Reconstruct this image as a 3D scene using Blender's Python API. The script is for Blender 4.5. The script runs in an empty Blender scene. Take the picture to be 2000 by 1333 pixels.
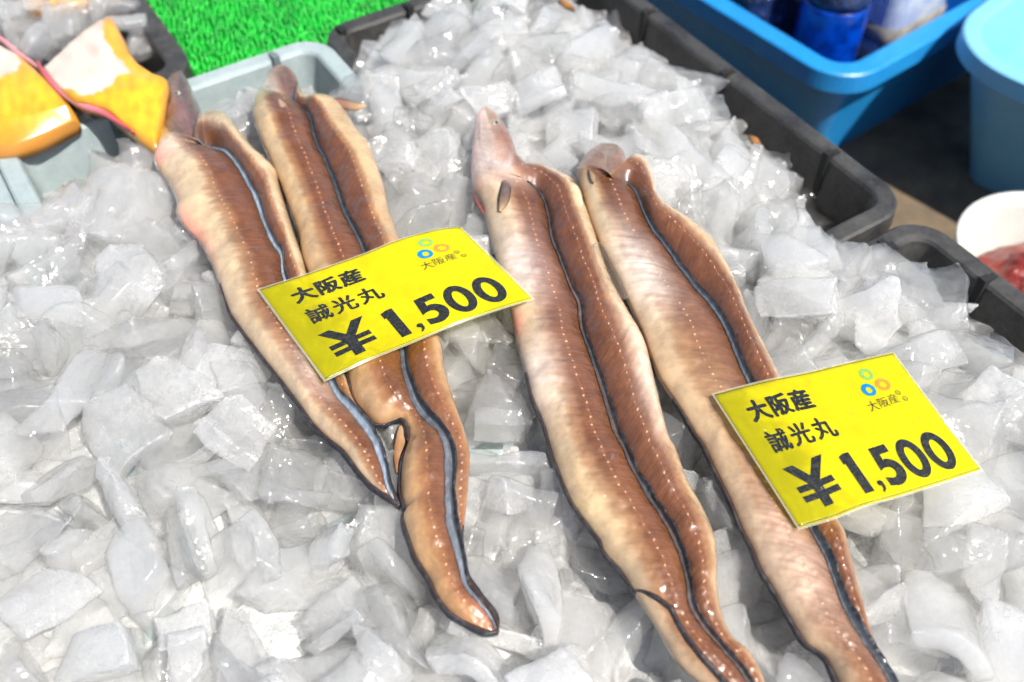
import bpy, bmesh, math, random
import numpy as np
from mathutils import Vector, Matrix, Quaternion, noise

# ------------------------------------------------------------------ view
FPX = 2000.0
PITCH = math.radians(50.0)
CAMH = 0.5


def ray(px, py):
    a = (px - 1000) / FPX
    b = -(py - 666.5) / FPX
    return Vector((a, b * math.sin(PITCH) + math.cos(PITCH), b * math.cos(PITCH) - math.sin(PITCH)))


def at(px, py, z=0.0):
    d = ray(px, py)
    t = (z - CAMH) / d.z
    return Vector((d.x * t, d.y * t, z))


# crate frame: a runs right/back along the back rims, b runs towards the viewer
YAW = math.radians(32.5)
EA = Vector((math.cos(YAW), math.sin(YAW), 0))
EB = Vector((math.sin(YAW), -math.cos(YAW), 0))


def ab(v):
    return v.dot(EA), v.dot(EB)


def W(a, b, z=0.0):
    return EA * a + EB * b + Vector((0, 0, z))


_r1 = ab(at(1301, 45)); _r2 = ab(at(1601, 298))
D_RIGHT = (_r1[0] + _r2[0]) / 2                    # inner right wall of the dark crates
_j = ab(at(1650, 440)); D_JOINT = _j[1]
_k = ab(at(700, 50)); D1_BACK = _k[1]
_g1 = ab(at(50, 290)); _g2 = ab(at(600, 92)); G_BACK = (_g1[1] + _g2[1]) / 2
_c = ab(at(650, 100)); GD_SPLIT = _c[0]
_l = ab(at(40, 330)); G_LEFT = _l[0]
GATE = [at(1650, 445), at(60, 390), at(700, 160)]


def S(x, y):
    """height of the heaped ice"""
    v = Vector((x, y, 0)); a, b = ab(v)
    g = lambda d, s: math.exp(-(max(d, 0) / s) ** 2)
    z = 0.024
    z -= 0.066 * g(D_RIGHT - a, 0.05)
    if a < GD_SPLIT + 0.02:
        z -= 0.066 * g(b - G_BACK, 0.055) * (1 if a < GD_SPLIT else 1 - (a - GD_SPLIT) / 0.02)
    if a > GD_SPLIT - 0.02:
        z -= 0.052 * g(b - D1_BACK, 0.05)
    z -= 0.040 * g((v - GATE[0]).length, 0.055)
    z -= 0.030 * g((v - GATE[1]).length, 0.07)
    z -= 0.022 * g((v - GATE[2]).length, 0.04)
    return z


# ------------------------------------------------------------------ ice piece shapes
N_SHAPES = 26


def ice_shape(k):
    """coarse broken piece as a bmesh (metres, centred)"""
    R = random.Random(900 + k)
    bm = bmesh.new()
    if k % 5 in (1, 3):          # shard of a hollow cylinder
        r0 = R.uniform(0.012, 0.020); r1 = r0 + R.uniform(0.006, 0.010)
        L = R.uniform(0.026, 0.042); ang = math.radians(R.uniform(65, 125)); n = 12
        rows = []
        for i in range(n + 1):
            t = -ang / 2 + ang * i / n
            c, s = math.cos(t), math.sin(t)
            rows.append([bm.verts.new((r0 * c, r0 * s, -L / 2)), bm.verts.new((r1 * c, r1 * s, -L / 2)),
                         bm.verts.new((r1 * c, r1 * s, L / 2)), bm.verts.new((r0 * c, r0 * s, L / 2))])
        for i in range(n):
            for q in range(4):
                bm.faces.new((rows[i][q], rows[i][(q + 1) % 4], rows[i + 1][(q + 1) % 4], rows[i + 1][q]))
        bm.faces.new(rows[0][::-1]); bm.faces.new(rows[n])
        cuts = R.randint(1, 2)
        ext = Vector((r1, r1 * math.sin(ang / 2), L / 2)); off = (r0 + r1) / 2
        ctr = Vector((off, 0, 0))
    else:
        ext = Vector((R.uniform(.018, .026), R.uniform(.014, .020), R.uniform(.0045, .0095)))
        bmesh.ops.create_cube(bm, size=2.0, matrix=Matrix.Diagonal((ext.x, ext.y, ext.z, 1)))
        cuts = R.randint(3, 5)
        ctr = Vector((0, 0, 0))
    for _ in range(cuts):
        n = Vector((R.gauss(0, 1), R.gauss(0, 1), R.gauss(0, .8))).normalized()
        d = (abs(n.x) * ext.x + abs(n.y) * ext.y + abs(n.z) * ext.z) * R.uniform(.42, .68)
        geom = bm.verts[:] + bm.edges[:] + bm.faces[:]
        bmesh.ops.bisect_plane(bm, geom=geom, plane_co=ctr + n * d, plane_no=n, clear_outer=True)
        bmesh.ops.holes_fill(bm, edges=[e for e in bm.edges if e.is_boundary])
    bmesh.ops.recalc_face_normals(bm, faces=bm.faces)
    c = sum((v.co for v in bm.verts), Vector()) / len(bm.verts)
    bmesh.ops.translate(bm, vec=-c, verts=bm.verts)
    return bm

# ------------------------------------------------------------------ scene basics
sc = bpy.context.scene
col = sc.collection
PI = math.pi
R = math.radians


def link(o, parent=None):
    col.objects.link(o)
    if parent is not None:
        o.parent = parent
    return o


def tag(o, label=None, cat=None, group=None, kind=None):
    if label: o['label'] = label
    if cat: o['category'] = cat
    if group: o['group'] = group
    if kind: o['kind'] = kind
    return o


def empty(name, loc):
    o = bpy.data.objects.new(name, None)
    o.empty_display_size = 0.01
    o.location = loc
    return link(o)


def mesh_obj(name, bm, mat, parent=None, smooth=True, origin=None):
    """bm is in world coordinates; origin gives the object's own place"""
    org = Vector(origin) if origin is not None else (parent.location.copy() if parent is not None else Vector((0, 0, 0)))
    bmesh.ops.recalc_face_normals(bm, faces=bm.faces)
    me = bpy.data.meshes.new(name)
    bm.to_mesh(me); bm.free()
    me.transform(Matrix.Translation(-org))
    for p in me.polygons: p.use_smooth = smooth
    if mat: me.materials.append(mat)
    o = bpy.data.objects.new(name, me)
    link(o, parent)
    base = parent.location if parent is not None else Vector((0, 0, 0))
    pp = parent.parent if parent is not None else None
    while pp is not None:
        base = base + pp.location; pp = pp.parent
    o.location = org - base
    return o


def np_mesh(name, verts, faces):
    me = bpy.data.meshes.new(name)
    me.from_pydata([tuple(v) for v in verts], [], faces)
    return me


# ------------------------------------------------------------------ materials
class NT:
    def __init__(s, name):
        s.m = bpy.data.materials.new(name); s.m.use_nodes = True
        s.t = s.m.node_tree; s.t.nodes.clear()
        s.out = s.n('ShaderNodeOutputMaterial')

    def n(s, typ, **kw):
        nd = s.t.nodes.new(typ)
        for k, v in kw.items():
            if k.startswith('i_'):
                nd.inputs[k[2:].replace('_', ' ')].default_value = v
            else:
                setattr(nd, k, v)
        return nd

    def l(s, a, b): s.t.links.new(a, b)

    def coord(s, kind='Object', scale=None):
        tc = s.n('ShaderNodeTexCoord')
        o = tc.outputs[kind]
        if scale is not None:
            mp = s.n('ShaderNodeMapping'); mp.inputs['Scale'].default_value = scale
            s.l(o, mp.inputs['Vector']); o = mp.outputs[0]
        return o

    def noise(s, vec, scale, detail=4, rough=.55, dist=0):
        nd = s.n('ShaderNodeTexNoise')
        nd.inputs['Scale'].default_value = scale; nd.inputs['Detail'].default_value = detail
        nd.inputs['Roughness'].default_value = rough; nd.inputs['Distortion'].default_value = dist
        s.l(vec, nd.inputs['Vector']); return nd.outputs['Fac']

    def ramp(s, fac, stops):
        nd = s.n('ShaderNodeValToRGB'); cr = nd.color_ramp
        while len(cr.elements) < len(stops): cr.elements.new(.5)
        for e, (p, c) in zip(cr.elements, stops):
            e.position = p; e.color = (c[0], c[1], c[2], 1) if not isinstance(c, (int, float)) else (c, c, c, 1)
        s.l(fac, nd.inputs[0]); return nd.outputs[0]

    def math(s, op, a, b=None, clamp=False):
        nd = s.n('ShaderNodeMath', operation=op); nd.use_clamp = clamp
        for i, q in enumerate((a, b)):
            if q is None: continue
            if isinstance(q, (int, float)): nd.inputs[i].default_value = q
            else: s.l(q, nd.inputs[i])
        return nd.outputs[0]

    def mix(s, fac, a, b):
        nd = s.n('ShaderNodeMix', data_type='RGBA')
        if isinstance(fac, (int, float)): nd.inputs[0].default_value = fac
        else: s.l(fac, nd.inputs[0])
        for q, i in ((a, 6), (b, 7)):
            if isinstance(q, tuple): nd.inputs[i].default_value = (*q[:3], 1)
            else: s.l(q, nd.inputs[i])
        return nd.outputs[2]

    def mixs(s, fac, a, b):
        nd = s.n('ShaderNodeMixShader')
        if isinstance(fac, (int, float)): nd.inputs[0].default_value = fac
        else: s.l(fac, nd.inputs[0])
        s.l(a, nd.inputs[1]); s.l(b, nd.inputs[2]); return nd.outputs[0]

    def bump(s, h, strength, dist, normal=None):
        nd = s.n('ShaderNodeBump'); nd.inputs['Strength'].default_value = strength
        nd.inputs['Distance'].default_value = dist
        s.l(h, nd.inputs['Height'])
        if normal is not None: s.l(normal, nd.inputs['Normal'])
        return nd.outputs[0]

    def principled(s, base=None, rough=.5, normal=None, **kw):
        nd = s.n('ShaderNodeBsdfPrincipled')
        if isinstance(base, tuple): nd.inputs['Base Color'].default_value = (*base, 1)
        elif base is not None: s.l(base, nd.inputs['Base Color'])
        if isinstance(rough, (int, float)): nd.inputs['Roughness'].default_value = rough
        else: s.l(rough, nd.inputs['Roughness'])
        if normal is not None: s.l(normal, nd.inputs['Normal'])
        for k, v in kw.items():
            key = k.replace('_', ' ')
            nd.inputs[key].default_value = v
        return nd.outputs[0]

    def done(s, sh):
        s.l(sh, s.out.inputs['Surface']); return s.m


def plastic(name, c0, c1, rough=.45, scale=30, bump=.15, scratch=True):
    t = NT(name); v = t.coord('Object')
    n1 = t.noise(v, scale, 6, .65); n2 = t.noise(v, scale * 9, 3, .6)
    f = t.math('ADD', t.math('MULTIPLY', n1, .7), t.math('MULTIPLY', n2, .3))
    c = t.ramp(f, [(.38, c0), (.64, c1)])
    # scuffs and dried water marks
    wear = t.ramp(t.noise(v, scale * 1.6, 9, .82, 1.5), [(.57, 0.0), (.72, .30)])
    c = t.mix(wear, c, tuple(min(.6, q * 1.7 + .05) for q in c1))
    nb = t.bump(t.noise(v, 900, 2), bump, .0004)
    return t.done(t.principled(c, rough, nb))


M = {}
M['dark_plastic'] = plastic('dark_plastic', (.017, .017, .018), (.070, .067, .062), .5)
M['grey_plastic'] = plastic('grey_plastic', (.26, .32, .33), (.36, .42, .42), .45)
M['slot_grey'] = plastic('slot_grey', (.10, .13, .14), (.15, .18, .18), .7)
M['slot'] = plastic('slot_dark', (.006, .006, .006), (.012, .012, .012), .8)
M['blue'] = plastic('blue_plastic', (.012, .205, .52), (.018, .26, .60), .38, 8, .05)
M['blue_light'] = plastic('pale_blue_plastic', (.16, .46, .70), (.22, .52, .74), .38, 8, .05)

# --- ice


def ice_material(name, frost3=(.03, .10, .30), density=42.0):
    t = NT(name)
    oc = t.coord('Object')
    info = t.n('ShaderNodeObjectInfo')
    rnd_ = info.outputs['Random']
    comb = t.n('ShaderNodeCombineXYZ')
    t.l(t.math('MULTIPLY', rnd_, 3.7), comb.inputs[0]); t.l(t.math('MULTIPLY', rnd_, 9.1), comb.inputs[1])
    add = t.n('ShaderNodeVectorMath', operation='ADD'); t.l(oc, add.inputs[0]); t.l(comb.outputs[0], add.inputs[1])
    v = add.outputs[0]
    cloud = t.noise(v, 38, 4, .55, .6)
    fine = t.noise(v, 1500, 3, .65)
    mid = t.noise(v, 300, 4, .6, .4)
    h = t.math('ADD', t.math('MULTIPLY', mid, .35), t.math('MULTIPLY', fine, .30))
    nrm = t.bump(h, .30, .0010)
    film = t.bump(t.math('ADD', t.noise(v, 170, 2, .5, .5), t.math('MULTIPLY', t.noise(v, 650, 1, .5), .16)), .55, .0012)
    geo = t.n('ShaderNodeNewGeometry')
    # milky core: patches of trapped air, some pieces clearer than others; edges frosted whiter to paint in their bright rims
    frost = t.ramp(t.math('ADD', cloud, t.math('MULTIPLY', t.math('SUBTRACT', rnd_, .5), .40)), [(.30, frost3[0]), (.48, frost3[1]), (.72, frost3[2])])
    edge = t.ramp(geo.outputs['Pointiness'], [(.53, 0.0), (.62, .45)])
    speck = t.math('MULTIPLY', t.math('SUBTRACT', t.noise(v, 480, 3, .7), .5), .22)
    frost = t.math('ADD', t.math('ADD', frost, speck), edge, True)
    df = t.n('ShaderNodeBsdfDiffuse'); df.inputs['Color'].default_value = (.992, .987, .978, 1); t.l(nrm, df.inputs['Normal'])
    tl = t.n('ShaderNodeBsdfTranslucent'); tl.inputs['Color'].default_value = (.992, .987, .978, 1); t.l(nrm, tl.inputs['Normal'])
    body = t.mixs(.58, df.outputs[0], tl.outputs[0])
    rf = t.n('ShaderNodeBsdfRefraction'); rf.inputs['IOR'].default_value = 1.16; rf.inputs['Roughness'].default_value = .10
    rf.inputs['Color'].default_value = (.998, .996, .99, 1); t.l(nrm, rf.inputs['Normal'])
    tr = t.n('ShaderNodeBsdfTransparent'); tr.inputs['Color'].default_value = (.996, .993, .986, 1)
    clear = t.mixs(.80, rf.outputs[0], tr.outputs[0])
    body = t.mixs(frost, clear, body)
    gl = t.n('ShaderNodeBsdfGlossy'); gl.inputs['Roughness'].default_value = .13; t.l(film, gl.inputs['Normal'])
    fr = t.n('ShaderNodeFresnel'); fr.inputs['IOR'].default_value = 1.43; t.l(film, fr.inputs['Normal'])
    ff = t.math('MULTIPLY', fr.outputs[0], t.math('SUBTRACT', 1.0, geo.outputs['Backfacing']))
    # trapped air scatters the light inside each piece
    vs = t.n('ShaderNodeVolumeScatter'); vs.inputs['Color'].default_value = (1, .996, .988, 1)
    vs.inputs['Density'].default_value = density; vs.inputs['Anisotropy'].default_value = .3
    t.l(vs.outputs[0], t.out.inputs['Volume'])
    return t.done(t.mixs(ff, body, gl.outputs[0]))


M['ice'] = ice_material('frosted_ice')
M['ice_milky'] = ice_material('milky_ice', (.04, .11, .30), 66.0)
M['ice_glassy'] = ice_material('glassy_ice', (.01, .05, .16), 15.0)
M['ice_clear'] = ice_material('clear_wet_ice', (.0, .03, .12), 9.0)

# ------------------------------------------------------------------ sweeps for crates and tubs


def rrect(hx, hy, r, n=12):
    """rounded rectangle, list of (point2, normal2), counter-clockwise"""
    out = []
    for cx, cy, a0 in ((hx - r, hy - r, 0), (-hx + r, hy - r, 90), (-hx + r, -hy + r, 180), (hx - r, -hy + r, 270)):
        for i in range(n + 1):
            a = R(a0 + 90 * i / n)
            out.append((Vector((cx + r * math.cos(a), cy + r * math.sin(a))), Vector((math.cos(a), math.sin(a)))))
    return out


def densify(path, step, closed=True):
    out = []
    n = len(path)
    for i in range(n if closed else n - 1):
        p, q = path[i], path[(i + 1) % n]
        m = max(1, int((q[0] - p[0]).length / step))
        for k in range(m):
            f = k / m
            out.append((p[0].lerp(q[0], f), p[1].lerp(q[1], f).normalized()))
    if not closed: out.append(path[-1])
    return out


def sweep(bm, path, profile, mtx, closed=True, cap=False):
    rows = []
    for p, nrm in path:
        rows.append([bm.verts.new(mtx @ Vector((p.x + nrm.x * o, p.y + nrm.y * o, z))) for o, z in profile])
    n = len(rows); m = len(profile)
    for i in range(n if closed else n - 1):
        a, b = rows[i], rows[(i + 1) % n]
        for k in range(m - 1):
            bm.faces.new((a[k], b[k], b[k + 1], a[k + 1]))
    return rows


def frame_mtx(loc, rz):
    return Matrix.Translation(loc) @ Matrix.Rotation(rz, 4, 'Z')


def tray(name, loc, rz, hx, hy, mat, label, cat, depth=.085, r=.02, rim=.013, th=.004, draft=.10, slots=None, lip=.016, group=None, dirty=None):
    """open tray: hx,hy are the inner half sizes at the rim, loc is the centre at rim height"""
    root = empty(name, loc)
    tag(root, label, cat, group)
    mt = frame_mtx(loc, rz)
    bm = bmesh.new()
    path = densify(rrect(hx, hy, r), .03)
    d = depth
    prof = [(-d * draft - .006, -d + .004), (-d * draft, -d + .008), (-.0025, -.003), (-.0008, -.0006), (.0015, 0), (rim - .002, 0), (rim, -.0015),
            (rim + .001, -lip), (rim - .002, -lip), (rim - .003, -.004), (.003 + th, -.004), (th - d * draft, -d)]
    rows = sweep(bm, path, prof, mt)
    f1 = bm.faces.new([q[0] for q in rows]); f2 = bm.faces.new([q[-1] for q in rows][::-1])
    body = mesh_obj('body', bm, mat, root, smooth=False)
    return root, body, mt


def box_bm(bm, c, ex, ey, ez, ux=Vector((1, 0, 0)), uy=Vector((0, 1, 0)), uz=Vector((0, 0, 1))):
    vs = []
    for sx, sy, sz in ((-1, -1, -1), (1, -1, -1), (1, 1, -1), (-1, 1, -1), (-1, -1, 1), (1, -1, 1), (1, 1, 1), (-1, 1, 1)):
        vs.append(bm.verts.new(c + ux * ex * sx + uy * ey * sy + uz * ez * sz))
    for f in ((0, 3, 2, 1), (4, 5, 6, 7), (0, 1, 5, 4), (1, 2, 6, 5), (2, 3, 7, 6), (3, 0, 4, 7)):
        bm.faces.new([vs[i] for i in f])


# ------------------------------------------------------------------ crates
YZ = math.atan2(EA.y, EA.x)          # local x = EA, local y = -EB
D1_LEN = D_JOINT - D1_BACK


def crate(a0, a1, b0, b1, z, mat, label, slots_right=(), slots_back=(), slots_front=(), name='ice_crate', rim=.013):
    c = W((a0 + a1) / 2, (b0 + b1) / 2, z)
    root, body, mt = tray(name, c, YZ, (a1 - a0) / 2, (b1 - b0) / 2, mat, label, 'crate', depth=.085, r=.016, rim=rim)
    # ribs that leave a dark vertical groove in the inner wall and a notch in the rim
    for side, ps in (('r', slots_right), ('b', slots_back), ('f', slots_front)):
        for p in ps:
            bm = bmesh.new()
            zz = z - .026
            if side == 'r':
                cen = W(a1 - .0025, p, zz); box_bm(bm, cen, .0034, .0028, .030, EA, EB)
                cen = W(a1 + .004, p, z); box_bm(bm, cen, .0042, .0024, .0012, EA, EB)
            elif side == 'b':
                cen = W(p, b0 + .0025, zz); box_bm(bm, cen, .0028, .0034, .030, EA, EB)
                cen = W(p, b0 - .004, z); box_bm(bm, cen, .0024, .0042, .0012, EA, EB)
            else:
                cen = W(p, b1 - .004, z); box_bm(bm, cen, .0034, .0060, .0014, EA, EB)
            mesh_obj('drain_slot', bm, M['slot_grey'] if mat is M['grey_plastic'] else M['slot'], root, smooth=False)
    return root


def bco(px, py, z=0): return ab(at(px, py, z))[1]
def aco(px, py, z=0): return ab(at(px, py, z))[0]


crate(GD_SPLIT + .014, D_RIGHT, D1_BACK, D_JOINT - .002, 0.0, M['dark_plastic'],
      'black plastic crate heaped with ice behind the eel heads',
      slots_right=[bco(1420, 145), bco(1607, 310), bco(1270, 25)], slots_back=[aco(785, 5), aco(655, 50), aco(1000, -70)], slots_front=[])
crate(GD_SPLIT + .016, D_RIGHT + .001, D_JOINT + .030, D_JOINT + .44, -.004, M['dark_plastic'],
      'black plastic crate of ice next to the white bowl',
      slots_right=[bco(1905, 555)], slots_back=[aco(1700, 445)])
crate(G_LEFT, GD_SPLIT - .012, G_BACK, G_BACK + .42, 0.002, M['grey_plastic'],
      'pale blue grey plastic crate of ice under the two left eels', slots_back=[aco(530, 110), aco(215, 225)])
crate(G_LEFT - .29, G_LEFT - .027, G_BACK + .004, G_BACK + .42, 0.0, M['grey_plastic'],
      'pale grey plastic crate cut off at the left edge below the yellow fillets')
# the fish crate at top left
FR = (aco(300, 60) + aco(350, 145)) / 2
crate(FR - .30, FR - .004, G_BACK - .42, G_BACK - .030, 0.004, M['dark_plastic'],
      'dark crate holding the yellow and white fish fillets', rim=.016)

# table under the crates, floor beyond it
FLOOR_Z = -.28
bm = bmesh.new()
box_bm(bm, W((G_LEFT - .35 + D_RIGHT) / 2, -.55, (-.088 + FLOOR_Z) / 2), (D_RIGHT - G_LEFT + .35) / 2, .62, (-.088 - FLOOR_Z) / 2 - .0005, EA, EB)
tag(mesh_obj('display_table', bm, M['dark_plastic'], smooth=False, origin=W(.3, -.55, FLOOR_Z)), 'low stand the ice crates and the green turf rest on', 'table')

t = NT('wet_asphalt'); v = t.coord('Object')
c = t.ramp(t.noise(v, 14, 6, .7), [(.35, (.09, .068, .048)), (.6, (.19, .135, .08)), (.75, (.30, .19, .095))])
M['asphalt'] = t.done(t.principled(c, t.ramp(t.noise(v, 20, 3), [(.4, .35), (.6, .75)]), t.bump(t.noise(v, 400, 4), .6, .002)))
bm = bmesh.new()
g = 12
vsx = [[bm.verts.new((-4 + 8 * i / g, -1 + 8 * j / g, FLOOR_Z)) for i in range(g + 1)] for j in range(g + 1)]
for j in range(g):
    for i in range(g): bm.faces.new((vsx[j][i], vsx[j][i + 1], vsx[j + 1][i + 1], vsx[j + 1][i]))
tag(mesh_obj('ground', bm, M['asphalt'], smooth=False), kind='structure')

# ------------------------------------------------------------------ green turf mat
t = NT('turf_green'); v = t.coord('Object')
c = t.ramp(t.noise(v, 60, 3), [(.35, (.0, .27, .017)), (.65, (.010, .50, .035))])
c = t.mix(t.ramp(t.noise(v, 22, 5, .7), [(.60, 0.0), (.75, .35)]), c, (.10, .16, .04))
M['turf'] = t.done(t.principled(c, .32, None, Coat_Weight=.3))
TZ = -.055
bm = bmesh.new()
rnd = random.Random(3)
a_lo, a_hi = FR + .012, GD_SPLIT + .20
b_lo, b_hi = D1_BACK - .42, D1_BACK + .0
a_lo = min(aco(290, -10, TZ), aco(385, 145, TZ)) - .02
a_hi = aco(800, -40, TZ) + .05
b_lo = bco(500, -120, TZ); b_hi = G_BACK - .016
box_bm(bm, W((a_lo + a_hi) / 2, (b_lo + b_hi) / 2, TZ - .014), (a_hi - a_lo) / 2, (b_hi - b_lo) / 2, .014, EA, EB)
ring = [(math.cos(2 * PI * k / 6), math.sin(2 * PI * k / 6)) for k in range(6)]
tdir = (EA * .25 - EB * 1.0).normalized(); sdir = Vector((-tdir.y, tdir.x, 0))
pitch_s, pitch_t = .0044, .0068
ns = int(.5 / pitch_s); ntt = int(.5 / pitch_t)
cen0 = W((a_lo + a_hi) / 2, (b_lo + b_hi) / 2, TZ)
for i in range(-ns, ns):
    for j in range(-ntt, ntt):
        c0 = cen0 + sdir * (i * pitch_s + rnd.gauss(0, .0009)) + tdir * ((j + (i % 2) * .5) * pitch_t + rnd.gauss(0, .0012))
        a, b = ab(c0)
        if not (a_lo < a < a_hi and b_lo < b < b_hi): continue
        # a plastic loop: lies forward, thick in the middle
        rows = []
        for k, (l_, h_, w_) in enumerate(((-.0038, .0, .0007), (-.0025, .0034, .0013), (0.0, .0050 + rnd.uniform(-.0016, .0014), .0016), (.0025, .0036, .0013), (.0038, 0, .0007))):
            cc = c0 + tdir * l_ + Vector((0, 0, h_))
            rows.append([bm.verts.new(cc + sdir * (w_ * q[0]) + Vector((0, 0, 1)) * (w_ * .8 * q[1])) for q in ring])
        for k in range(4):
            for q in range(6):
                bm.faces.new((rows[k][q], rows[k][(q + 1) % 6], rows[k + 1][(q + 1) % 6], rows[k + 1][q]))
o = mesh_obj('artificial_turf', bm, M['turf'], origin=cen0)
tag(o, 'bright green looped plastic turf mat between the crates', 'turf mat')

# ------------------------------------------------------------------ price cards
GL = {
'大': [[[461,839],[460,753],[456,657],[446,553],[62,553],[62,476],[433,476],[370,288],[246,117],[43,-16],[64,-35],[85,-57],[100,-78],[302,58],[429,229],[501,419],[597,209],[729,41],[902,-78],[918,-54],[938,-29],[958,-8],[785,104],[653,270],[563,476],[942,476],[942,553],[526,553],[536,656],[541,752],[542,839]]],
'阪': [[[836,479],[807,371],[768,274],[719,189],[672,277],[633,374],[604,479]],[[443,772],[443,414],[437,258],[407,100],[340,-41],[400,-85],[474,68],[507,240],[514,414],[514,479],[542,479],[576,351],[620,235],[676,132],[613,68],[544,17],[469,-21],[514,-83],[589,-42],[657,9],[720,71],[777,10],[841,-42],[914,-84],[966,-23],[890,16],[823,67],[765,127],[831,241],[882,377],[917,538],[871,551],[859,548],[514,548],[514,712],[659,725],[800,744],[924,768],[877,832],[751,808],[600,787]],[[81,797],[81,-80],[148,-80],[148,729],[291,729],[198,498],[262,423],[295,356],[304,297],[301,268],[294,245],[280,230],[268,224],[255,221],[241,220],[165,222],[176,200],[183,177],[186,156],[270,157],[291,160],[310,166],[327,175],[352,202],[366,241],[371,290],[363,355],[332,427],[268,507],[382,770],[333,800],[321,797]]],
'産': [[[338,444],[305,366],[261,294],[208,235],[268,197],[293,225],[316,256],[339,291],[529,291],[529,189],[300,189],[300,128],[529,128],[529,5],[215,5],[215,-60],[931,-60],[931,5],[603,5],[603,128],[844,128],[844,189],[603,189],[603,291],[871,291],[871,352],[603,352],[603,442],[529,442],[529,352],[373,352],[406,428]],[[430,813],[480,742],[110,742],[110,677],[329,677],[277,652],[306,613],[334,571],[355,534],[124,534],[124,378],[119,244],[93,98],[33,-40],[91,-86],[158,64],[189,228],[197,377],[197,467],[928,467],[928,534],[693,534],[762,644],[683,670],[616,534],[376,534],[421,558],[400,595],[371,637],[340,677],[897,677],[897,742],[563,742],[543,774],[518,809],[490,842]]],
'誠': [[[794,804],[833,764],[869,723],[896,685],[948,718],[921,755],[884,795],[844,832]],[[73,537],[73,478],[330,478],[330,537]],[[73,404],[73,344],[330,344],[330,404]],[[32,674],[32,611],[356,611],[356,674]],[[121,808],[153,764],[182,718],[202,676],[266,711],[245,751],[215,794],[182,836]],[[400,656],[400,391],[396,252],[375,102],[325,-37],[381,-82],[437,69],[463,235],[469,388],[583,388],[578,237],[572,152],[563,117],[556,110],[548,107],[537,106],[464,110],[473,88],[479,63],[482,40],[569,41],[589,46],[605,54],[619,69],[634,119],[643,229],[649,421],[649,451],[469,451],[469,588],[696,588],[705,425],[717,280],[735,156],[687,83],[634,18],[577,-37],[625,-76],[671,-33],[714,16],[755,71],[786,-10],[826,-61],[876,-80],[911,-64],[943,-1],[968,124],[951,133],[931,147],[915,161],[906,77],[893,23],[877,5],[848,23],[824,72],[803,149],[853,250],[896,362],[930,481],[866,506],[844,418],[818,334],[786,255],[775,354],[767,466],[761,588],[947,588],[947,656],[759,656],[757,838],[690,838],[694,656]],[[71,269],[71,-69],[133,-69],[133,-22],[329,-22],[329,269]],[[133,207],[267,207],[267,40],[133,40]]],
'光': [[[138,766],[187,681],[229,593],[256,516],[329,544],[300,621],[256,708],[206,791]],[[795,802],[759,715],[715,624],[669,544],[733,519],[780,595],[828,684],[873,774]],[[459,840],[459,458],[55,458],[55,387],[322,387],[292,214],[209,78],[34,-16],[52,-35],[69,-58],[81,-80],[272,29],[366,187],[401,387],[587,387],[587,32],[597,-35],[631,-69],[701,-78],[846,-78],[911,-61],[945,2],[960,129],[936,137],[911,148],[890,161],[884,53],[870,5],[840,-7],[709,-7],[679,-4],[666,7],[662,32],[662,387],[948,387],[948,458],[535,458],[535,840]]],
'丸': [[[125,393],[311,276],[250,159],[158,58],[30,-23],[51,-40],[71,-61],[86,-82],[216,4],[311,108],[377,228],[431,185],[479,144],[518,106],[575,167],[528,210],[469,256],[403,304],[423,384],[437,467],[446,551],[677,551],[677,54],[686,-18],[716,-55],[775,-65],[881,-65],[940,-45],[970,24],[982,156],[958,164],[933,177],[911,191],[907,77],[896,23],[874,9],[786,9],[766,12],[756,25],[754,53],[754,625],[450,625],[454,837],[375,837],[372,625],[85,625],[85,551],[367,551],[360,482],[350,415],[335,350],[177,445]]],
'も': [[[98,405],[94,328],[159,312],[229,300],[303,292],[295,177],[328,46],[416,-25],[540,-46],[714,-17],[828,65],[870,193],[859,274],[825,349],[768,424],[680,406],[741,340],[777,271],[789,202],[758,112],[672,53],[540,32],[446,51],[390,105],[372,189],[378,288],[414,288],[610,298],[612,374],[542,366],[473,362],[404,361],[385,361],[407,542],[414,542],[617,551],[619,626],[558,619],[490,614],[416,613],[430,716],[443,786],[353,792],[352,721],[341,616],[265,623],[190,636],[122,653],[118,580],[186,565],[259,553],[333,545],[311,364],[239,372],[167,385]]],
'ん': [[[547,742],[459,778],[422,701],[325,519],[186,244],[76,-8],[162,-38],[183,30],[215,115],[248,190],[298,266],[365,326],[443,350],[481,342],[506,318],[516,280],[520,90],[536,31],[581,-17],[665,-37],[791,-2],[883,94],[947,236],[881,290],[841,180],[774,86],[678,46],[638,53],[610,76],[597,117],[593,302],[576,368],[535,409],[476,423],[427,417],[376,397],[327,361],[515,693]]]}
t = NT('print_black'); v = t.coord('Object')
M['ink'] = t.done(t.principled(t.ramp(t.noise(v, 700, 3, .7), [(.45, (.012, .012, .011)), (.75, (.06, .06, .05))]), .32, t.bump(t.noise(v, 500, 2), .2, .0003), Coat_Weight=.4))
for nm, cc in (('green', (.22, .46, .10)), ('blue', (.0, .22, .52)), ('orange', (.85, .27, .03)), ('white', (.75, .75, .70))):
    t = NT('print_' + nm); v = t.coord('Object')
    M['ink_' + nm] = t.done(t.principled(t.ramp(t.noise(v, 500, 3), [(.35, tuple(q * .8 for q in cc)), (.65, cc)]), .35, None, Coat_Weight=.4))

t = NT('yellow_card'); v = t.coord('Object')
n1 = t.noise(v, 55, 5, .6, .5)
wet = t.noise(v, 24, 3, .6, .8)
yc = t.mix(t.ramp(wet, [(.56, 0.0), (.60, .30), (.75, .5)]), t.ramp(n1, [(.32, (.80, .73, .012)), (.60, (.92, .86, .016))]), (.72, .66, .010))
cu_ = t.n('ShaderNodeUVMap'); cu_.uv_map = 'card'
cs_ = t.n('ShaderNodeSeparateXYZ'); t.l(cu_.outputs[0], cs_.inputs[0])
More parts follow.
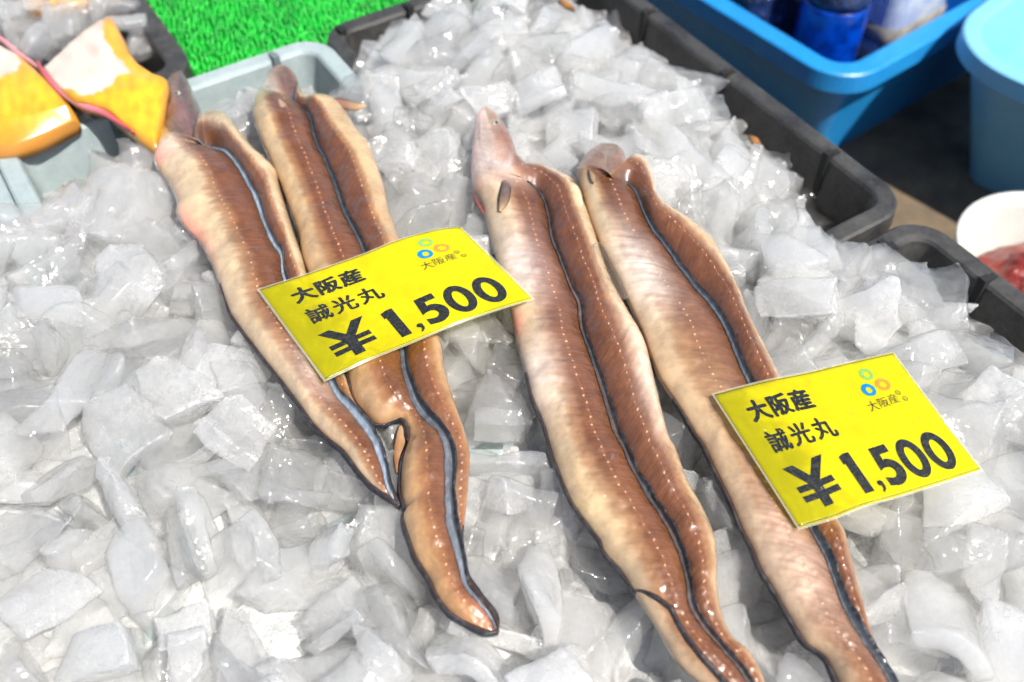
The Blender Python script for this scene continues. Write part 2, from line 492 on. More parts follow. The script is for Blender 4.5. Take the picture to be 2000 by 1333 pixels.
# left end where the card clings: dark fish showing through, painted into the paper
show_through = t.math('ADD', cs_.outputs[0], t.math('MULTIPLY', t.math('SUBTRACT', t.noise(v, 42, 4, .65, 1.0), .5), .55))
yc = t.mix(t.ramp(show_through, [(.04, .60), (.16, .42), (.24, .16), (.34, 0.0)]), yc, (.30, .30, .008))
nb = t.bump(t.math('ADD', t.noise(v, 40, 2), t.math('MULTIPLY', t.noise(v, 700, 2), .04)), .25, .003)
df = t.principled(yc, .22, nb, Coat_Weight=.6, Coat_Roughness=.08)
tl = t.n('ShaderNodeBsdfTranslucent'); t.l(yc, tl.inputs['Color'])
tp = t.n('ShaderNodeBsdfTransparent'); tp.inputs['Color'].default_value = (.95, .89, .05, 1)
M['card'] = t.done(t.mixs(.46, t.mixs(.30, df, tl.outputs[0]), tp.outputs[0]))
t = NT('laminate_film'); v = t.coord('Object')
df = t.principled((.80, .80, .66), .15, t.bump(t.noise(v, 60, 2), .2, .002))
tp = t.n('ShaderNodeBsdfTransparent')
M['film'] = t.done(t.mixs(.78, df, tp.outputs[0]))


t = NT('water_bead')
tp = t.n('ShaderNodeBsdfTransparent'); gl = t.n('ShaderNodeBsdfGlossy'); gl.inputs['Roughness'].default_value = .10
fr = t.n('ShaderNodeFresnel'); fr.inputs['IOR'].default_value = 1.4
geo = t.n('ShaderNodeNewGeometry')
M['water'] = t.done(t.mixs(t.math('MULTIPLY', fr.outputs[0], t.math('SUBTRACT', 1.0, geo.outputs['Backfacing'])), tp.outputs[0], gl.outputs[0]))


def crv(P, n):
    """Catmull-Rom through P (list of tuples) resampled at n points evenly by length"""
    P = [np.array(p, float) for p in P]
    if len(P) == 1: return np.array([P[0]] * n)
    Q = [2 * P[0] - P[1]] + P + [2 * P[-1] - P[-2]]
    pts = []
    for i in range(1, len(Q) - 2):
        p0, p1, p2, p3 = Q[i - 1:i + 3]
        for k in range(12):
            u = k / 12
            pts.append(.5 * ((2 * p1) + (-p0 + p2) * u + (2 * p0 - 5 * p1 + 4 * p2 - p3) * u * u + (-p0 + 3 * p1 - 3 * p2 + p3) * u ** 3))
    pts.append(P[-1])
    pts = np.array(pts)
    s = np.concatenate([[0], np.cumsum(np.linalg.norm(np.diff(pts[:, :2], axis=0), axis=1))])
    u = np.linspace(0, s[-1], n)
    return np.stack([np.interp(u, s, pts[:, k]) for k in range(pts.shape[1])], 1)


class Patch:
    """Coons patch of four pixel edges carried to a height field z(u,v)"""
    def __init__(s, top, bot, left, right, zf):
        n = 41
        s.n = n
        s.t, s.b, s.l, s.r = crv(top, n), crv(bot, n), crv(left, n), crv(right, n)
        s.zf = zf

    def px(s, u, v):
        def e(a, q):
            f = min(max(q, 0), 1) * (s.n - 1); i = min(int(f), s.n - 2)
            r = a[i] + (a[i + 1] - a[i]) * (f - i)
            if q < 0: r = r + (a[1] - a[0]) * (q * (s.n - 1))
            if q > 1: r = r + (a[-1] - a[-2]) * ((q - 1) * (s.n - 1))
            return r
        c = (1 - v) * e(s.t, u) + v * e(s.b, u) + (1 - u) * e(s.l, v) + u * e(s.r, v)
        return c - ((1 - u) * (1 - v) * s.t[0] + u * (1 - v) * s.t[-1] + (1 - u) * v * s.b[0] + u * v * s.b[-1])

    def p(s, u, v, dz=0):
        q = s.px(u, v)
        w = at(q[0], q[1], s.zf(u, v))
        return w + Vector((0, 0, dz))


def shape2d(polys, bold=0.0):
    """filled 2-D outlines -> list of triangles' bmesh in the outline's own units"""
    cu = bpy.data.curves.new('outline', 'CURVE'); cu.dimensions = '2D'; cu.fill_mode = 'BOTH'
    cu.offset = bold
    for P in polys:
        sp = cu.splines.new('POLY'); sp.points.add(len(P) - 1); sp.use_cyclic_u = True
        for q, (x, y) in zip(sp.points, P): q.co = (x, y, 0, 1)
    o = bpy.data.objects.new('outline', cu); col.objects.link(o)
    me = o.to_mesh()
    bm = bmesh.new(); bm.from_mesh(me)
    o.to_mesh_clear(); bpy.data.objects.remove(o); bpy.data.curves.remove(cu)
    return bm


def lay(dst, src, patch, dz, grid=.03):
    """cut src (in card u,v) into a grid and lay it on the patch"""
    us = [v.co.x for v in src.verts]; vs_ = [v.co.y for v in src.verts]
    for axis, lo, hi in ((0, min(us), max(us)), (1, min(vs_), max(vs_))):
        k = math.ceil(lo / grid)
        while k * grid < hi:
            co = [0, 0, 0]; co[axis] = k * grid; no = [0, 0, 0]; no[axis] = 1
            bmesh.ops.bisect_plane(src, geom=src.verts[:] + src.edges[:] + src.faces[:], plane_co=co, plane_no=no)
            k += 1
    mp = {}
    for v in src.verts: mp[v] = dst.verts.new(patch.p(v.co.x, v.co.y, dz))
    for f in src.faces:
        try: dst.faces.new([mp[v] for v in f.verts])
        except ValueError: pass
    src.free()


def glyph_uv(ch, u0, v0, u1, v1, bold):
    G = GL[ch]
    # em box 0..1000 x -85..840 -> u,v ; bold is applied in em units before scaling
    bm = shape2d([[(x / 1000, y / 1000) for x, y in P] for P in G], bold)
    for v in bm.verts:
        x = v.co.x; y = (v.co.y + .085) / .925
        v.co = Vector((u0 + (u1 - u0) * x, v1 + (v0 - v1) * y, 0))
    return bm


def ell(cx, cy, rx, ry, n=40, sq=2.0):
    out = []
    for k in range(n):
        a = 2 * PI * k / n
        c, s_ = math.cos(a), math.sin(a)
        out.append((cx + rx * math.copysign(abs(c) ** (2 / sq), c), cy + ry * math.copysign(abs(s_) ** (2 / sq), s_)))
    return out


def price_shapes():
    """¥ 1 , 5 0 0 as outlines in card u,v"""
    H = []
    # yen sign: two arms, stem, two bars
    H.append([[(.092, .598), (.150, .592), (.205, .690), (.262, .584), (.320, .580), (.238, .735), (.302, .731), (.304, .776), (.232, .780), (.231, .806),
               (.305, .802), (.306, .847), (.231, .851), (.230, .915), (.178, .918), (.178, .854), (.104, .858), (.103, .813), (.178, .809), (.178, .783), (.103, .787), (.101, .742), (.170, .738)]])
    H.append([[(.392, .632), (.420, .616), (.452, .615), (.452, .924), (.402, .926), (.402, .690), (.392, .694)]])
    H.append([ell(.503, .880, .015, .021, 20)])
    H.append([[(.514, .885), (.518, .905), (.512, .930), (.496, .950), (.490, .942), (.499, .925), (.501, .905)]])
    five = [(.556, .627), (.645, .624), (.645, .684), (.592, .687), (.589, .738)]
    cx, cy = .592, .828
    for k in range(15):
        a = R(-88 + 200 * k / 14)
        five.append((cx + .066 * math.cos(a), cy + .104 * math.sin(a)))
    five += [(.545, .918), (.545, .852)]
    for k in range(11):
        a = R(112 - 190 * k / 10)
        five.append((.585 + .026 * math.cos(a), .828 + .042 * math.sin(a)))
    five += [(.570, .786), (.546, .800)]
    H.append([five])
    for cx in (.734, .873):
        H.append([ell(cx, .780, .064, .155), ell(cx, .780, .026, .093)[::-1]])
    return H


def price_card(patch, label):
    base = patch.p(.5, .5)
    root = empty('price_card', base)
    tag(root, label, 'price card', 'yellow price cards')
    # laminated film border (a little larger than the paper), then the yellow paper
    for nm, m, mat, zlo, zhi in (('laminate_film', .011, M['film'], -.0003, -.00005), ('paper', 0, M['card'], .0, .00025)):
        bm = bmesh.new(); nu, nv = 44, 30
        for dz, flip in ((zhi, 0), (zlo, 1)):
            rows = [[bm.verts.new(patch.p(-m + (1 + 2 * m) * i / nu, -m * 1.2 + (1 + 2.4 * m) * j / nv, dz)) for i in range(nu + 1)] for j in range(nv + 1)]
            for j in range(nv):
                for i in range(nu): bm.faces.new((rows[j][i], rows[j][i + 1], rows[j + 1][i + 1], rows[j + 1][i]))
            if flip:
                lo = rows
            else: hi = rows
        def bord(r): return r[0] + [q[-1] for q in r[1:]] + r[-1][-2::-1] + [q[0] for q in r[-2:0:-1]]
        A, B = bord(hi), bord(lo)
        for k in range(len(A)):
            bm.faces.new((A[k], A[(k + 1) % len(A)], B[(k + 1) % len(A)], B[k]))
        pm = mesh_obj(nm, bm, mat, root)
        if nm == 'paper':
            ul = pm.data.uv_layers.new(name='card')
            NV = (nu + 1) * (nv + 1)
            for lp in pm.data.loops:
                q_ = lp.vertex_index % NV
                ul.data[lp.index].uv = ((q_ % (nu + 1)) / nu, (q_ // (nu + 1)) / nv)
    dz = .00042
    bm = bmesh.new()
    for txt, u0, v0, st_, w_, v1, bo in (('大阪産', .104, .106, .119, .114, .252, .0045), ('誠光丸', .106, .332, .126, .114, .486, .0028)):
        for m_, (sx, sy) in enumerate(((-1, 0), (1, 0), (0, 1.2), (0, -1.2), (.7, .8), (-.7, -.8))):
            for k, ch in enumerate(txt):
                lay(bm, glyph_uv(ch, u0 + k * st_ + sx * bo, v0 + sy * bo, u0 + k * st_ + w_ + sx * bo, v1 + sy * bo, .002), patch, dz + .00003 * m_)
    for P in price_shapes(): lay(bm, shape2d(P), patch, dz)
    # hairline printed at the foot and head of the card
    lay(bm, shape2d([[(.0, .986), (1, .986), (1, .990), (.0, .990)]]), patch, dz)
    lay(bm, shape2d([[(.002, .008), (1, .008), (1, .0105), (.002, .0105)]]), patch, dz)
    mesh_obj('lettering', bm, M['ink'], root)
    for nm, cu, cv, ru, rv in (('green', .797, .110, .034, .046), ('blue', .755, .224, .035, .049), ('orange', .840, .210, .036, .048)):
        rr = random.Random(nm)
        bm = bmesh.new()
        wob = lambda P, a: [(x + rr.uniform(-a, a), y + rr.uniform(-a, a)) for x, y in P]
        lay(bm, shape2d([wob(ell(cu, cv, ru, rv, 26), .0012), wob(ell(cu + .002, cv + .002, ru * .48, rv * .5, 18), .002)[::-1]]), patch, dz, .015)
        mesh_obj('logo_ring', bm, M['ink_' + nm], root)
    bm = bmesh.new()
    for k, (ch, u0, v0, u1, v1) in enumerate((('大', .692, .304, .752, .382), ('阪', .752, .300, .812, .374), ('産', .812, .294, .872, .366))):
        lay(bm, glyph_uv(ch, u0, v0, u1, v1, -.004), patch, dz, .02)
    for ch, cu, cv in (('も', .884, .296), ('ん', .898, .350)):
        lay(bm, shape2d([ell(cu, cv, .0125, .019, 20), ell(cu, cv, .0095, .015, 20)[::-1]]), patch, dz, .02)
        lay(bm, glyph_uv(ch, cu - .007, cv - .011, cu + .007, cv + .011, 0), patch, dz, .02)
    mesh_obj('logo_lettering', bm, M['ink'], root)
    # melt water beads on the laminate
    rw_ = random.Random(label)
    bm = bmesh.new()
    for _ in range(34):
        u, v = rw_.uniform(.03, .97), rw_.uniform(.04, .96); rd = rw_.uniform(.0004, .0013) * (1.6 if rw_.random() < .12 else 1)
        bmesh.ops.create_uvsphere(bm, u_segments=10, v_segments=6, radius=rd, matrix=Matrix.Translation(patch.p(u, v, .0003)) @ Matrix.Diagonal((1, rw_.uniform(.8, 1.5), .55, 1)))
    wd_ = mesh_obj('water_drops', bm, M['water'], root)
    wd_['kind'] = 'stuff'
    return root


card1 = Patch([(507, 566), (612, 532), (710, 497), (780, 469), (850, 450), (898, 444)],
              [(636, 742), (724, 701), (808, 667), (892, 632), (976, 603), (1039, 584)],
              [(507, 566), (572, 655), (636, 742)], [(898, 444), (975, 520), (1039, 584)],
              lambda u, v: .0515 + .0060 * math.sin(PI * min(max(u, 0), 1)) * (1 - .5 * v) - .002 * math.sin(2 * PI * u))
card2 = Patch([(1395, 771), (1492, 746), (1576, 729), (1660, 709), (1744, 690)],
              [(1562, 1031), (1632, 1010), (1688, 988), (1772, 964), (1915, 918)],
              [(1395, 771), (1480, 903), (1562, 1031)], [(1744, 690), (1830, 806), (1915, 918)],
              lambda u, v: .0520 - .002 * u + .0025 * math.sin(PI * min(max(v, 0), 1)))
price_card(card1, 'yellow price card lying across the left pair of eels')
price_card(card2, 'yellow price card lying across the rightmost eel and the bare ice')

# ------------------------------------------------------------------ eels
def eel_base(x, y):
    z = S(x, y) + .012
    v = Vector((x, y, 0))
    z = max(z, .010) if z < .020 else z
    return z + .0018 * noise.noise(Vector((x * 28, y * 28, 3.3)))


def at_base(px, py, dz=0.0):
    z = .036
    for _ in range(4):
        w = at(px, py, z + dz); z = eel_base(w.x, w.y)
    return at(px, py, z + dz)


def segs(P):
    out = [[]]
    for p in P:
        if p is None:
            out.append([out[-1][-1]])
        else: out[-1].append(p)
    return out


def resample(P, ns):
    S_ = segs(P)
    res = []
    for k, (sg, n) in enumerate(zip(S_, ns)):
        c = crv(sg, n + 1)
        res.append(c if k == 0 else c[1:])
    return np.concatenate(res)


t = NT('eel_skin')
attr = t.n('ShaderNodeVertexColor'); attr.layer_name = 'Col'
uv = t.n('ShaderNodeUVMap'); uv.uv_map = 'met'
sep = t.n('ShaderNodeSeparateXYZ'); t.l(uv.outputs[0], sep.inputs[0])
oc = t.coord('Object')
SP = .0050
# pale pores along the lateral line
wob = t.math('MULTIPLY', t.math('SUBTRACT', t.noise(oc, 150, 3), .5), .0034)
du = t.math('ADD', sep.outputs[0], wob)
fr_ = t.math('MULTIPLY', t.math('SUBTRACT', t.math('FRACT', t.math('DIVIDE', sep.outputs[1], SP)), .5), SP)
d2 = t.math('SQRT', t.math('ADD', t.math('MULTIPLY', du, du), t.math('MULTIPLY', t.math('MULTIPLY', fr_, fr_), .9)))
dot = t.math('SUBTRACT', 1.0, t.math('DIVIDE', t.math('SUBTRACT', d2, .00045), .00040), True)
dot = t.math('MULTIPLY', dot, t.ramp(t.noise(oc, 240, 2), [(.36, .0), (.56, .9)]))
seam = t.math('MULTIPLY', t.math('SUBTRACT', 1.0, t.math('DIVIDE', t.math('ABSOLUTE', du), .0009), True), .30)
# hair-fine muscle streaks running outwards over the flank
mp = t.n('ShaderNodeCombineXYZ'); t.l(t.math('MULTIPLY', sep.outputs[0], 55), mp.inputs[0])
t.l(t.math('ADD', t.math('MULTIPLY', sep.outputs[1], 1300), t.math('MULTIPLY', sep.outputs[0], 260)), mp.inputs[1])
stk = t.noise(mp.outputs[0], 1.0, 4, .6, .6)
blot = t.noise(oc, 60, 5, .65)
c = t.mix(t.ramp(stk, [(.40, 0.0), (.75, 1.0)]), attr.outputs[0], t.mix(.07, attr.outputs[0], (.85, .60, .38)))
dk = t.n('ShaderNodeMix', data_type='RGBA', blend_type='MULTIPLY'); dk.inputs[0].default_value = 1.0
t.l(c, dk.inputs[6]); t.l(t.ramp(blot, [(.30, (.70, .66, .63)), (.60, (1.06, 1.05, 1.03))]), dk.inputs[7])
c = dk.outputs[2]
# pale slime patches
slime = t.ramp(t.noise(oc, 85, 6, .7, 1.2), [(.64, 0.0), (.80, .42)])
c = t.mix(slime, c, (.50, .44, .46))
c = t.mix(seam, c, (.30, .11, .05))
c = t.mix(t.math('MULTIPLY', dot, .55, True), c, (.80, .52, .32))
hgt = t.math('ADD', t.math('MULTIPLY', dot, .5), t.math('ADD', t.math('MULTIPLY', stk, .10), t.math('MULTIPLY', t.noise(oc, 380, 3), .35)))
nb = t.bump(hgt, .5, .0009)
nbc = t.bump(t.math('ADD', t.math('MULTIPLY', t.noise(oc, 260, 3), .6), t.noise(oc, 90, 2)), .75, .0018)
pr = t.n('ShaderNodeBsdfPrincipled')
t.l(c, pr.inputs['Base Color']); t.l(nb, pr.inputs['Normal']); t.l(nbc, pr.inputs['Coat Normal'])
pr.inputs['Roughness'].default_value = .42
pr.inputs['Subsurface Weight'].default_value = .06
pr.inputs['Subsurface Radius'].default_value = (1.0, .35, .15); pr.inputs['Subsurface Scale'].default_value = .004
pr.inputs['Coat Weight'].default_value = 1.0; pr.inputs['Coat Roughness'].default_value = .06
M['eel'] = t.done(pr.outputs[0])

t = NT('eel_fin')
attr = t.n('ShaderNodeVertexColor'); attr.layer_name = 'Col'
oc = t.coord('Object')
nb = t.bump(t.math('ADD', t.noise(oc, 500, 3), t.noise(oc, 120, 2)), .4, .0012)
cc = t.mix(t.ramp(t.noise(oc, 220, 4, .7), [(.48, 0.0), (.8, .22)]), attr.outputs[0], (.26, .29, .33))
pr = t.principled(cc, .46, nb, Coat_Weight=.18, Coat_Roughness=.15)
M['fin'] = t.done(pr)
t = NT('eye_ball'); v = t.coord('Object')
M['eye_white'] = t.done(t.principled(t.ramp(t.noise(v, 300, 2), [(.4, (.26, .27, .20)), (.6, (.42, .42, .33))]), .08, None, Coat_Weight=1.0))
t = NT('eye_pupil'); v = t.coord('Object')
M['eye_dark'] = t.done(t.principled(t.ramp(t.noise(v, 300, 2), [(.4, (.006, .008, .010)), (.6, (.02, .025, .03))]), .08, None, Coat_Weight=1.0))

BROWN = np.array((.125, .038, .0100)); DARKB = np.array((.135, .050, .028)); CREAM = np.array((.52, .375, .205))
ORANGE = np.array((.30, .108, .030)); WHITE = np.array((.70, .62, .52)); PINK = np.array((.75, .30, .24)); MAUVE = np.array((.30, .17, .17))
BLACK = np.array((.012, .013, .018)); BLUEGREY = np.array((.060, .066, .076)); PALEBLUE = np.array((.20, .24, .29))


def sstep(a, b, x):
    x = np.clip((x - a) / (b - a), 0, 1); return x * x * (3 - 2 * x)


def set_cols(me, cols):
    ca = me.color_attributes.new('Col', 'FLOAT_COLOR', 'POINT')
    arr = np.ones((len(me.vertices), 4), np.float32); arr[:, :3] = cols
    ca.data.foreach_set('color', arr.ravel())


def eel(label, L, F, Rr, nseg, opt):
    """L, F, Rr: left edge, fin line, right edge as traced, synchronised at None marks; first segment is the head"""
    l, f, r = resample(L, nseg), resample(F, nseg), resample(Rr, nseg)
    n = len(l); nh = nseg[0]
    mid = at_base(*f[n // 2][:2])
    root = empty('split_eel', Vector((mid.x, mid.y, mid.z)))
    tag(root, label, 'eel', 'split eels laid on the ice')
    NC = 64
    ts = np.linspace(-1, 1, NC + 1)
    hmul = opt.get('h', 1.0)
    Lw = [at_base(*q[:2]) for q in l]; Rw = [at_base(*q[:2]) for q in r]
    HHs = []
    for i_ in range(n):
        wpx = float(np.linalg.norm(r[i_][:2] - l[i_][:2]))
        HHs.append(min(.019, wpx * .5 * .00036) * math.sqrt(max(0, min(1, (i_ + .5) / (nh * .45)))))
    Fw = []
    for i_, q in enumerate(f):
        hd_ = float(1 - sstep(nh * .8, nh * 1.25, np.array(float(i_))))
        Fw.append(at_base(*q[:2], HHs[i_] * hd_ + .0040 * (1 - hd_) * min(1, (n - 1 - i_ + .5) / (n * .06))))
    V = np.zeros((n, NC + 1, 3)); UVm = np.zeros((n, NC + 1, 2)); C = np.zeros((n, NC + 1, 3))
    s = 0.0; arc = []
    for i in range(n):
        if i: s += (Fw[i] - Fw[i - 1]).length
        arc.append(s)
    arc = np.array(arc); tot = arc[-1]
    lat = opt['lat']                     # (left top, left bottom, right top, right bottom)
    br = opt['brown']                    # same for where brown gives way to cream
    rs = opt['seed']
    for i in range(n):
        k = i / (n - 1); kb = max(0, (i - nh) / (n - 1 - nh))
        hd = 1 - sstep(nh * .8, nh * 1.25, np.array(float(i)))      # 1 in the head
        wl = (Fw[i] - Lw[i]).length; wr = (Rw[i] - Fw[i]).length
        taper = min(1, (n - 1 - i) / (n * .05) + .15)
        HL = min(.0125, .42 * wl) * hmul * taper; HR = min(.0125, .42 * wr) * hmul * taper
        hw = .5 * (wl + wr)
        snout = math.sqrt(max(0, min(1, (i + .5) / (nh * .45))))
        HH = HHs[i]
        for j, tt in enumerate(ts):
            a = abs(tt)
            E0 = Lw[i] if tt < 0 else Rw[i]
            p = Fw[i].lerp(E0, a)
            H = HL if tt < 0 else HR
            if a > .42: z1 = H * max(0, 1 - ((a - .42) / .58) ** 2.2) ** .62
            else: z1 = H * (.34 + .66 * math.sin(PI / 2 * a / .42) ** .8)
            z2 = HH * math.sqrt(max(0, 1 - tt * tt))
            zb = Lw[i].z * (.5 - tt / 2) + Rw[i].z * (.5 + tt / 2)
            wob_ = .0013 * noise.noise(Vector((p.x * 55, p.y * 55, rs))) + .0007 * noise.noise(Vector((p.x * 140, p.y * 140, rs))) + .0004 * noise.noise(Vector((p.x * 420, p.y * 420, rs)))
            z = zb + z1 * (1 - hd) + z2 * hd + wob_ * min(1, (1 - a) * 5)
            V[i, j] = (p.x, p.y, z)
            lt = lat[0] + (lat[1] - lat[0]) * kb if tt < 0 else lat[2] + (lat[3] - lat[2]) * kb
            w = wl if tt < 0 else wr
            UVm[i, j] = ((a - lt) * w + (0.5 if i < nh - 3 else 0), arc[i])
            # ---- colour
            b = br[0] + (br[1] - br[0]) * kb if tt < 0 else br[2] + (br[3] - br[2]) * kb
            st = noise.noise(Vector((a * 2.2, arc[i] * 420 + a * 9, rs + (5 if tt < 0 else 9))))
            big = noise.noise(Vector((a * 1.5, arc[i] * 16, rs + (2 if tt < 0 else 7))))
            soft = .10 + .14 * kb
            m = float(sstep(b - soft, b + soft, np.array(a + .042 * st + .10 * big)))
            ctr = BROWN * (1 + .25 * big) * (1 - .35 * float(sstep(.25, 0, np.array(a))) )
            ctr = ctr * (1 - .25 * kb) + ORANGE * (.25 * kb) if opt.get('warm', 1) else ctr
            edge = CREAM * (1 - kb * opt['edge_warm']) + (ORANGE * 1.15) * (kb * opt['edge_warm'])
            edge = edge * (1 - .5 * opt.get('white', 0)) + WHITE * .5 * opt.get('white', 0)
            cx = ctr * (1 - m) + edge * m
            mm = 4 * m * (1 - m) * .55
            cx = cx * (1 - mm) + ORANGE * .85 * mm
            # browner rim tone at very edge
            e2 = float(sstep(.90, 1.0, np.array(a)))
            cx = cx * (1 - .35 * e2) + ORANGE * .8 * .35 * e2
            if opt.get('pale') is not None:                        # pale slimed stretches
                for (k0, dk_, t0, dt_, colr, amt) in opt['pale']:
                    q = math.exp(-((k - k0) / dk_) ** 2 - ((tt - t0) / dt_) ** 2) * amt * (1 + .5 * st)
                    q = min(max(q, 0), .95)
                    cx = cx * (1 - q) + np.array(colr) * q
            if hd > 0:
                hc = opt['head'](tt, min(1, i / nh), st, big)
                cx = cx * (1 - hd) + hc * hd
            C[i, j] = np.clip(cx, .004, .9)
    verts = V.reshape(-1, 3).tolist(); cols = C.reshape(-1, 3).tolist(); met = UVm.reshape(-1, 2).tolist()
    NCc = NC + 1
    faces = []
    for i in range(n - 1):
        for j in range(NC):
            faces.append((i * NCc + j, (i + 1) * NCc + j, (i + 1) * NCc + j + 1, i * NCc + j + 1))
    # underside
    base = len(verts)
    for i in range(n):
        for q in (.12, .5, .88):
            p = Vector(V[i, 0]).lerp(Vector(V[i, -1]), q); verts.append((p.x, p.y, min(V[i, 0, 2], V[i, -1, 2]) - .005)); cols.append(tuple(CREAM)); met.append((.5, 0))
    for i in range(n - 1):
        a0, a1 = i * NCc, (i + 1) * NCc; c0, c1 = base + 3 * i, base + 3 * (i + 1)
        faces += [(a0, c0, c1, a1), (c0, c0 + 1, c1 + 1, c1), (c0 + 1, c0 + 2, c1 + 2, c1 + 1), (c0 + 2, a0 + NC, a1 + NC, c1 + 2)]
    org = root.location
    me = np_mesh('body', [(x - org.x, y - org.y, z - org.z) for x, y, z in verts], faces)
    set_cols(me, np.array(cols))
    ul = me.uv_layers.new(name='met')
    idx = np.zeros(len(me.loops), np.int32); me.loops.foreach_get('vertex_index', idx)
    ul.data.foreach_set('uv', np.array(met, np.float32)[idx].ravel())
    me.polygons.foreach_set('use_smooth', [True] * len(me.polygons))
    me.materials.append(M['eel'])
    o = bpy.data.objects.new('body', me); link(o, root)

    def surf(i, tt):
        x = (tt + 1) / 2 * NC; j = min(int(x), NC - 1); fz = x - j
        return Vector(V[i, j]).lerp(Vector(V[i, j + 1]), fz)
    info = dict(root=root, V=V, n=n, nh=nh, NC=NC, surf=surf, Lw=Lw, Rw=Rw, Fw=Fw, arc=arc)

    # ---- dorsal fin: a soft ribbon lying in the groove, leaning to the right
    i0 = nh + opt.get('fin_start', 3)
    NF = 12
    fv, ff, fc = [], [], []
    rows = list(range(i0, n))
    for i in rows:
        kb = (i - i0) / (n - 1 - i0)
        wd = np.interp(kb, *zip(*opt['fin_w'])) * (1 + .30 * noise.noise(Vector((arc[i] * 38, rs, 0)))) * min(1, .25 + kb * 14)
        wd *= .56; wd = min(wd, (Rw[i] - Lw[i]).length * .45)
        ax = (Rw[i] - Lw[i]).normalized()
        lean = np.interp(kb, *zip(*opt.get('fin_shift', [(0, .35), (1, .35)])))
        for q in range(NF + 1):
            u = q / NF
            off = ax * (wd * (u - .5 + (lean - .35)))
            base_p = Fw[i] + off + ax * (.0007 * noise.noise(Vector((arc[i] * 150, rs, 6.0 if u < .5 else 2.0))) * abs(2 * u - 1))
            rel = (base_p - Fw[i]).dot(ax)
            tt = rel / max(1e-4, (Rw[i] - Fw[i]).length) if rel > 0 else rel / max(1e-4, (Fw[i] - Lw[i]).length)
            sp_ = surf(i, max(-.98, min(.98, tt)))
            z = sp_.z + .0006 + .0007 * math.sin(PI * min(1, max(0, u)) ** .8) + .0007 * u
            if q in (0,): z = sp_.z - .001
            if q == NF: z = sp_.z + .0002
            fv.append(Vector((base_p.x, base_p.y, z)))
            blk = np.interp(u, [0, .12, .2, .5, .62, .8, 1], opt.get('fin_prof', [1, .9, .25, .05, .3, .95, 1]))
            blk2 = np.interp(u, [0, .10, .18, .5, .58, .7, 1], opt.get('fin_prof2', [.6, .4, .1, .0, .55, 1, 1]))
            bk = blk * (1 - kb) + blk2 * kb
            bk = min(1, max(0, bk + .18 * noise.noise(Vector((u * 2, arc[i] * 130, rs)))))
            cf = np.array(opt.get('fin_col', PALEBLUE)) * (1 + .5 * noise.noise(Vector((u * 1.2, arc[i] * 520 + u * 3, rs + 8)))) * (1 + opt.get('fin_gain', .3) * kb) * (1 + .3 * noise.noise(Vector((u * 3, arc[i] * 90, rs + 4))))
            if opt.get('fin_tan'): cf = cf * .6 + ORANGE * .25 * max(0, noise.noise(Vector((u, arc[i] * 40, rs))) + .5)
            fc.append(np.clip(cf * (1 - bk) + BLACK * bk, .004, .9))
    m_ = NF + 1
    for k in range(len(rows) - 1):
        for q in range(NF): ff.append((k * m_ + q, (k + 1) * m_ + q, (k + 1) * m_ + q + 1, k * m_ + q + 1))
    # thickness
    nb_ = len(fv)
    for v_ in list(fv): fv.append(v_ - Vector((0, 0, .0009)))
    fc += fc[:]
    ff += [tuple(x + nb_ for x in q[::-1]) for q in ff]
    for k in range(len(rows) - 1):
        for q in (0, NF):
            ff.append((k * m_ + q, (k + 1) * m_ + q, (k + 1) * m_ + q + nb_, k * m_ + q + nb_))
    for k in (0, len(rows) - 1):
        for q in range(NF): ff.append((k * m_ + q, k * m_ + q + 1, k * m_ + q + 1 + nb_, k * m_ + q + nb_))
    me = np_mesh('dorsal_fin', [v_ - org for v_ in fv], ff); set_cols(me, np.array(fc))
    bm = bmesh.new(); bm.from_mesh(me); bmesh.ops.recalc_face_normals(bm, faces=bm.faces); bm.to_mesh(me); bm.free()
    me.polygons.foreach_set('use_smooth', [True] * len(me.polygons)); me.materials.append(M['fin'])
    link(bpy.data.objects.new('dorsal_fin', me), root)

    # ---- black anal / tail fin frill along an edge
    for side, k0, k1, w0, w1, tpos in opt.get('frill', []):
        bm = bmesh.new(); cl = bm.verts.layers.float_color.new('Col')
        prev = None
        ia, ib = int(k0 * (n - 1)), int(k1 * (n - 1))
        for i in range(ia, ib + 1):
            q = (i - ia) / max(1, ib - ia)
            wd = .78 * (w0 + (w1 - w0) * q) * min(1, q * 12, (1 - q) * 14 + .25) * (1 + .35 * noise.noise(Vector((arc[i] * 120, rs, side * 3))))
            ax = (Rw[i] - Lw[i]).normalized() * side
            tp = tpos if not callable(tpos) else tpos(q)
            e = surf(i, side * tp); e0 = e - ax * .0012
            zz = e.z
            pts = [e0 + Vector((0, 0, .0015)), e + ax * wd * .3 + Vector((0, 0, .0020)), e + ax * wd * .75 + Vector((0, 0, .0012 + .0008 * noise.noise(Vector((arc[i] * 200, 0, rs))))),
                   e + ax * wd + Vector((0, 0, -.0004)), e + ax * wd * .5 + Vector((0, 0, -.0022)), e0 + Vector((0, 0, -.003))]
            row = []
            for m2, p in enumerate(pts):
                v_ = bm.verts.new(p); row.append(v_)
                bl = (.55, .92, 1, 1, 1, 1)[m2]
                cv = np.clip(BLACK * bl + ORANGE * .5 * (1 - bl), 0, 1); v_[cl] = (*cv, 1)
            if prev:
                for m2 in range(6): bm.faces.new((prev[m2], row[m2], row[(m2 + 1) % 6], prev[(m2 + 1) % 6]))
            else: bm.faces.new(row)
            prev = row
        bm.faces.new(prev[::-1])
        mesh_obj('edge_fin', bm, M['fin'], root)
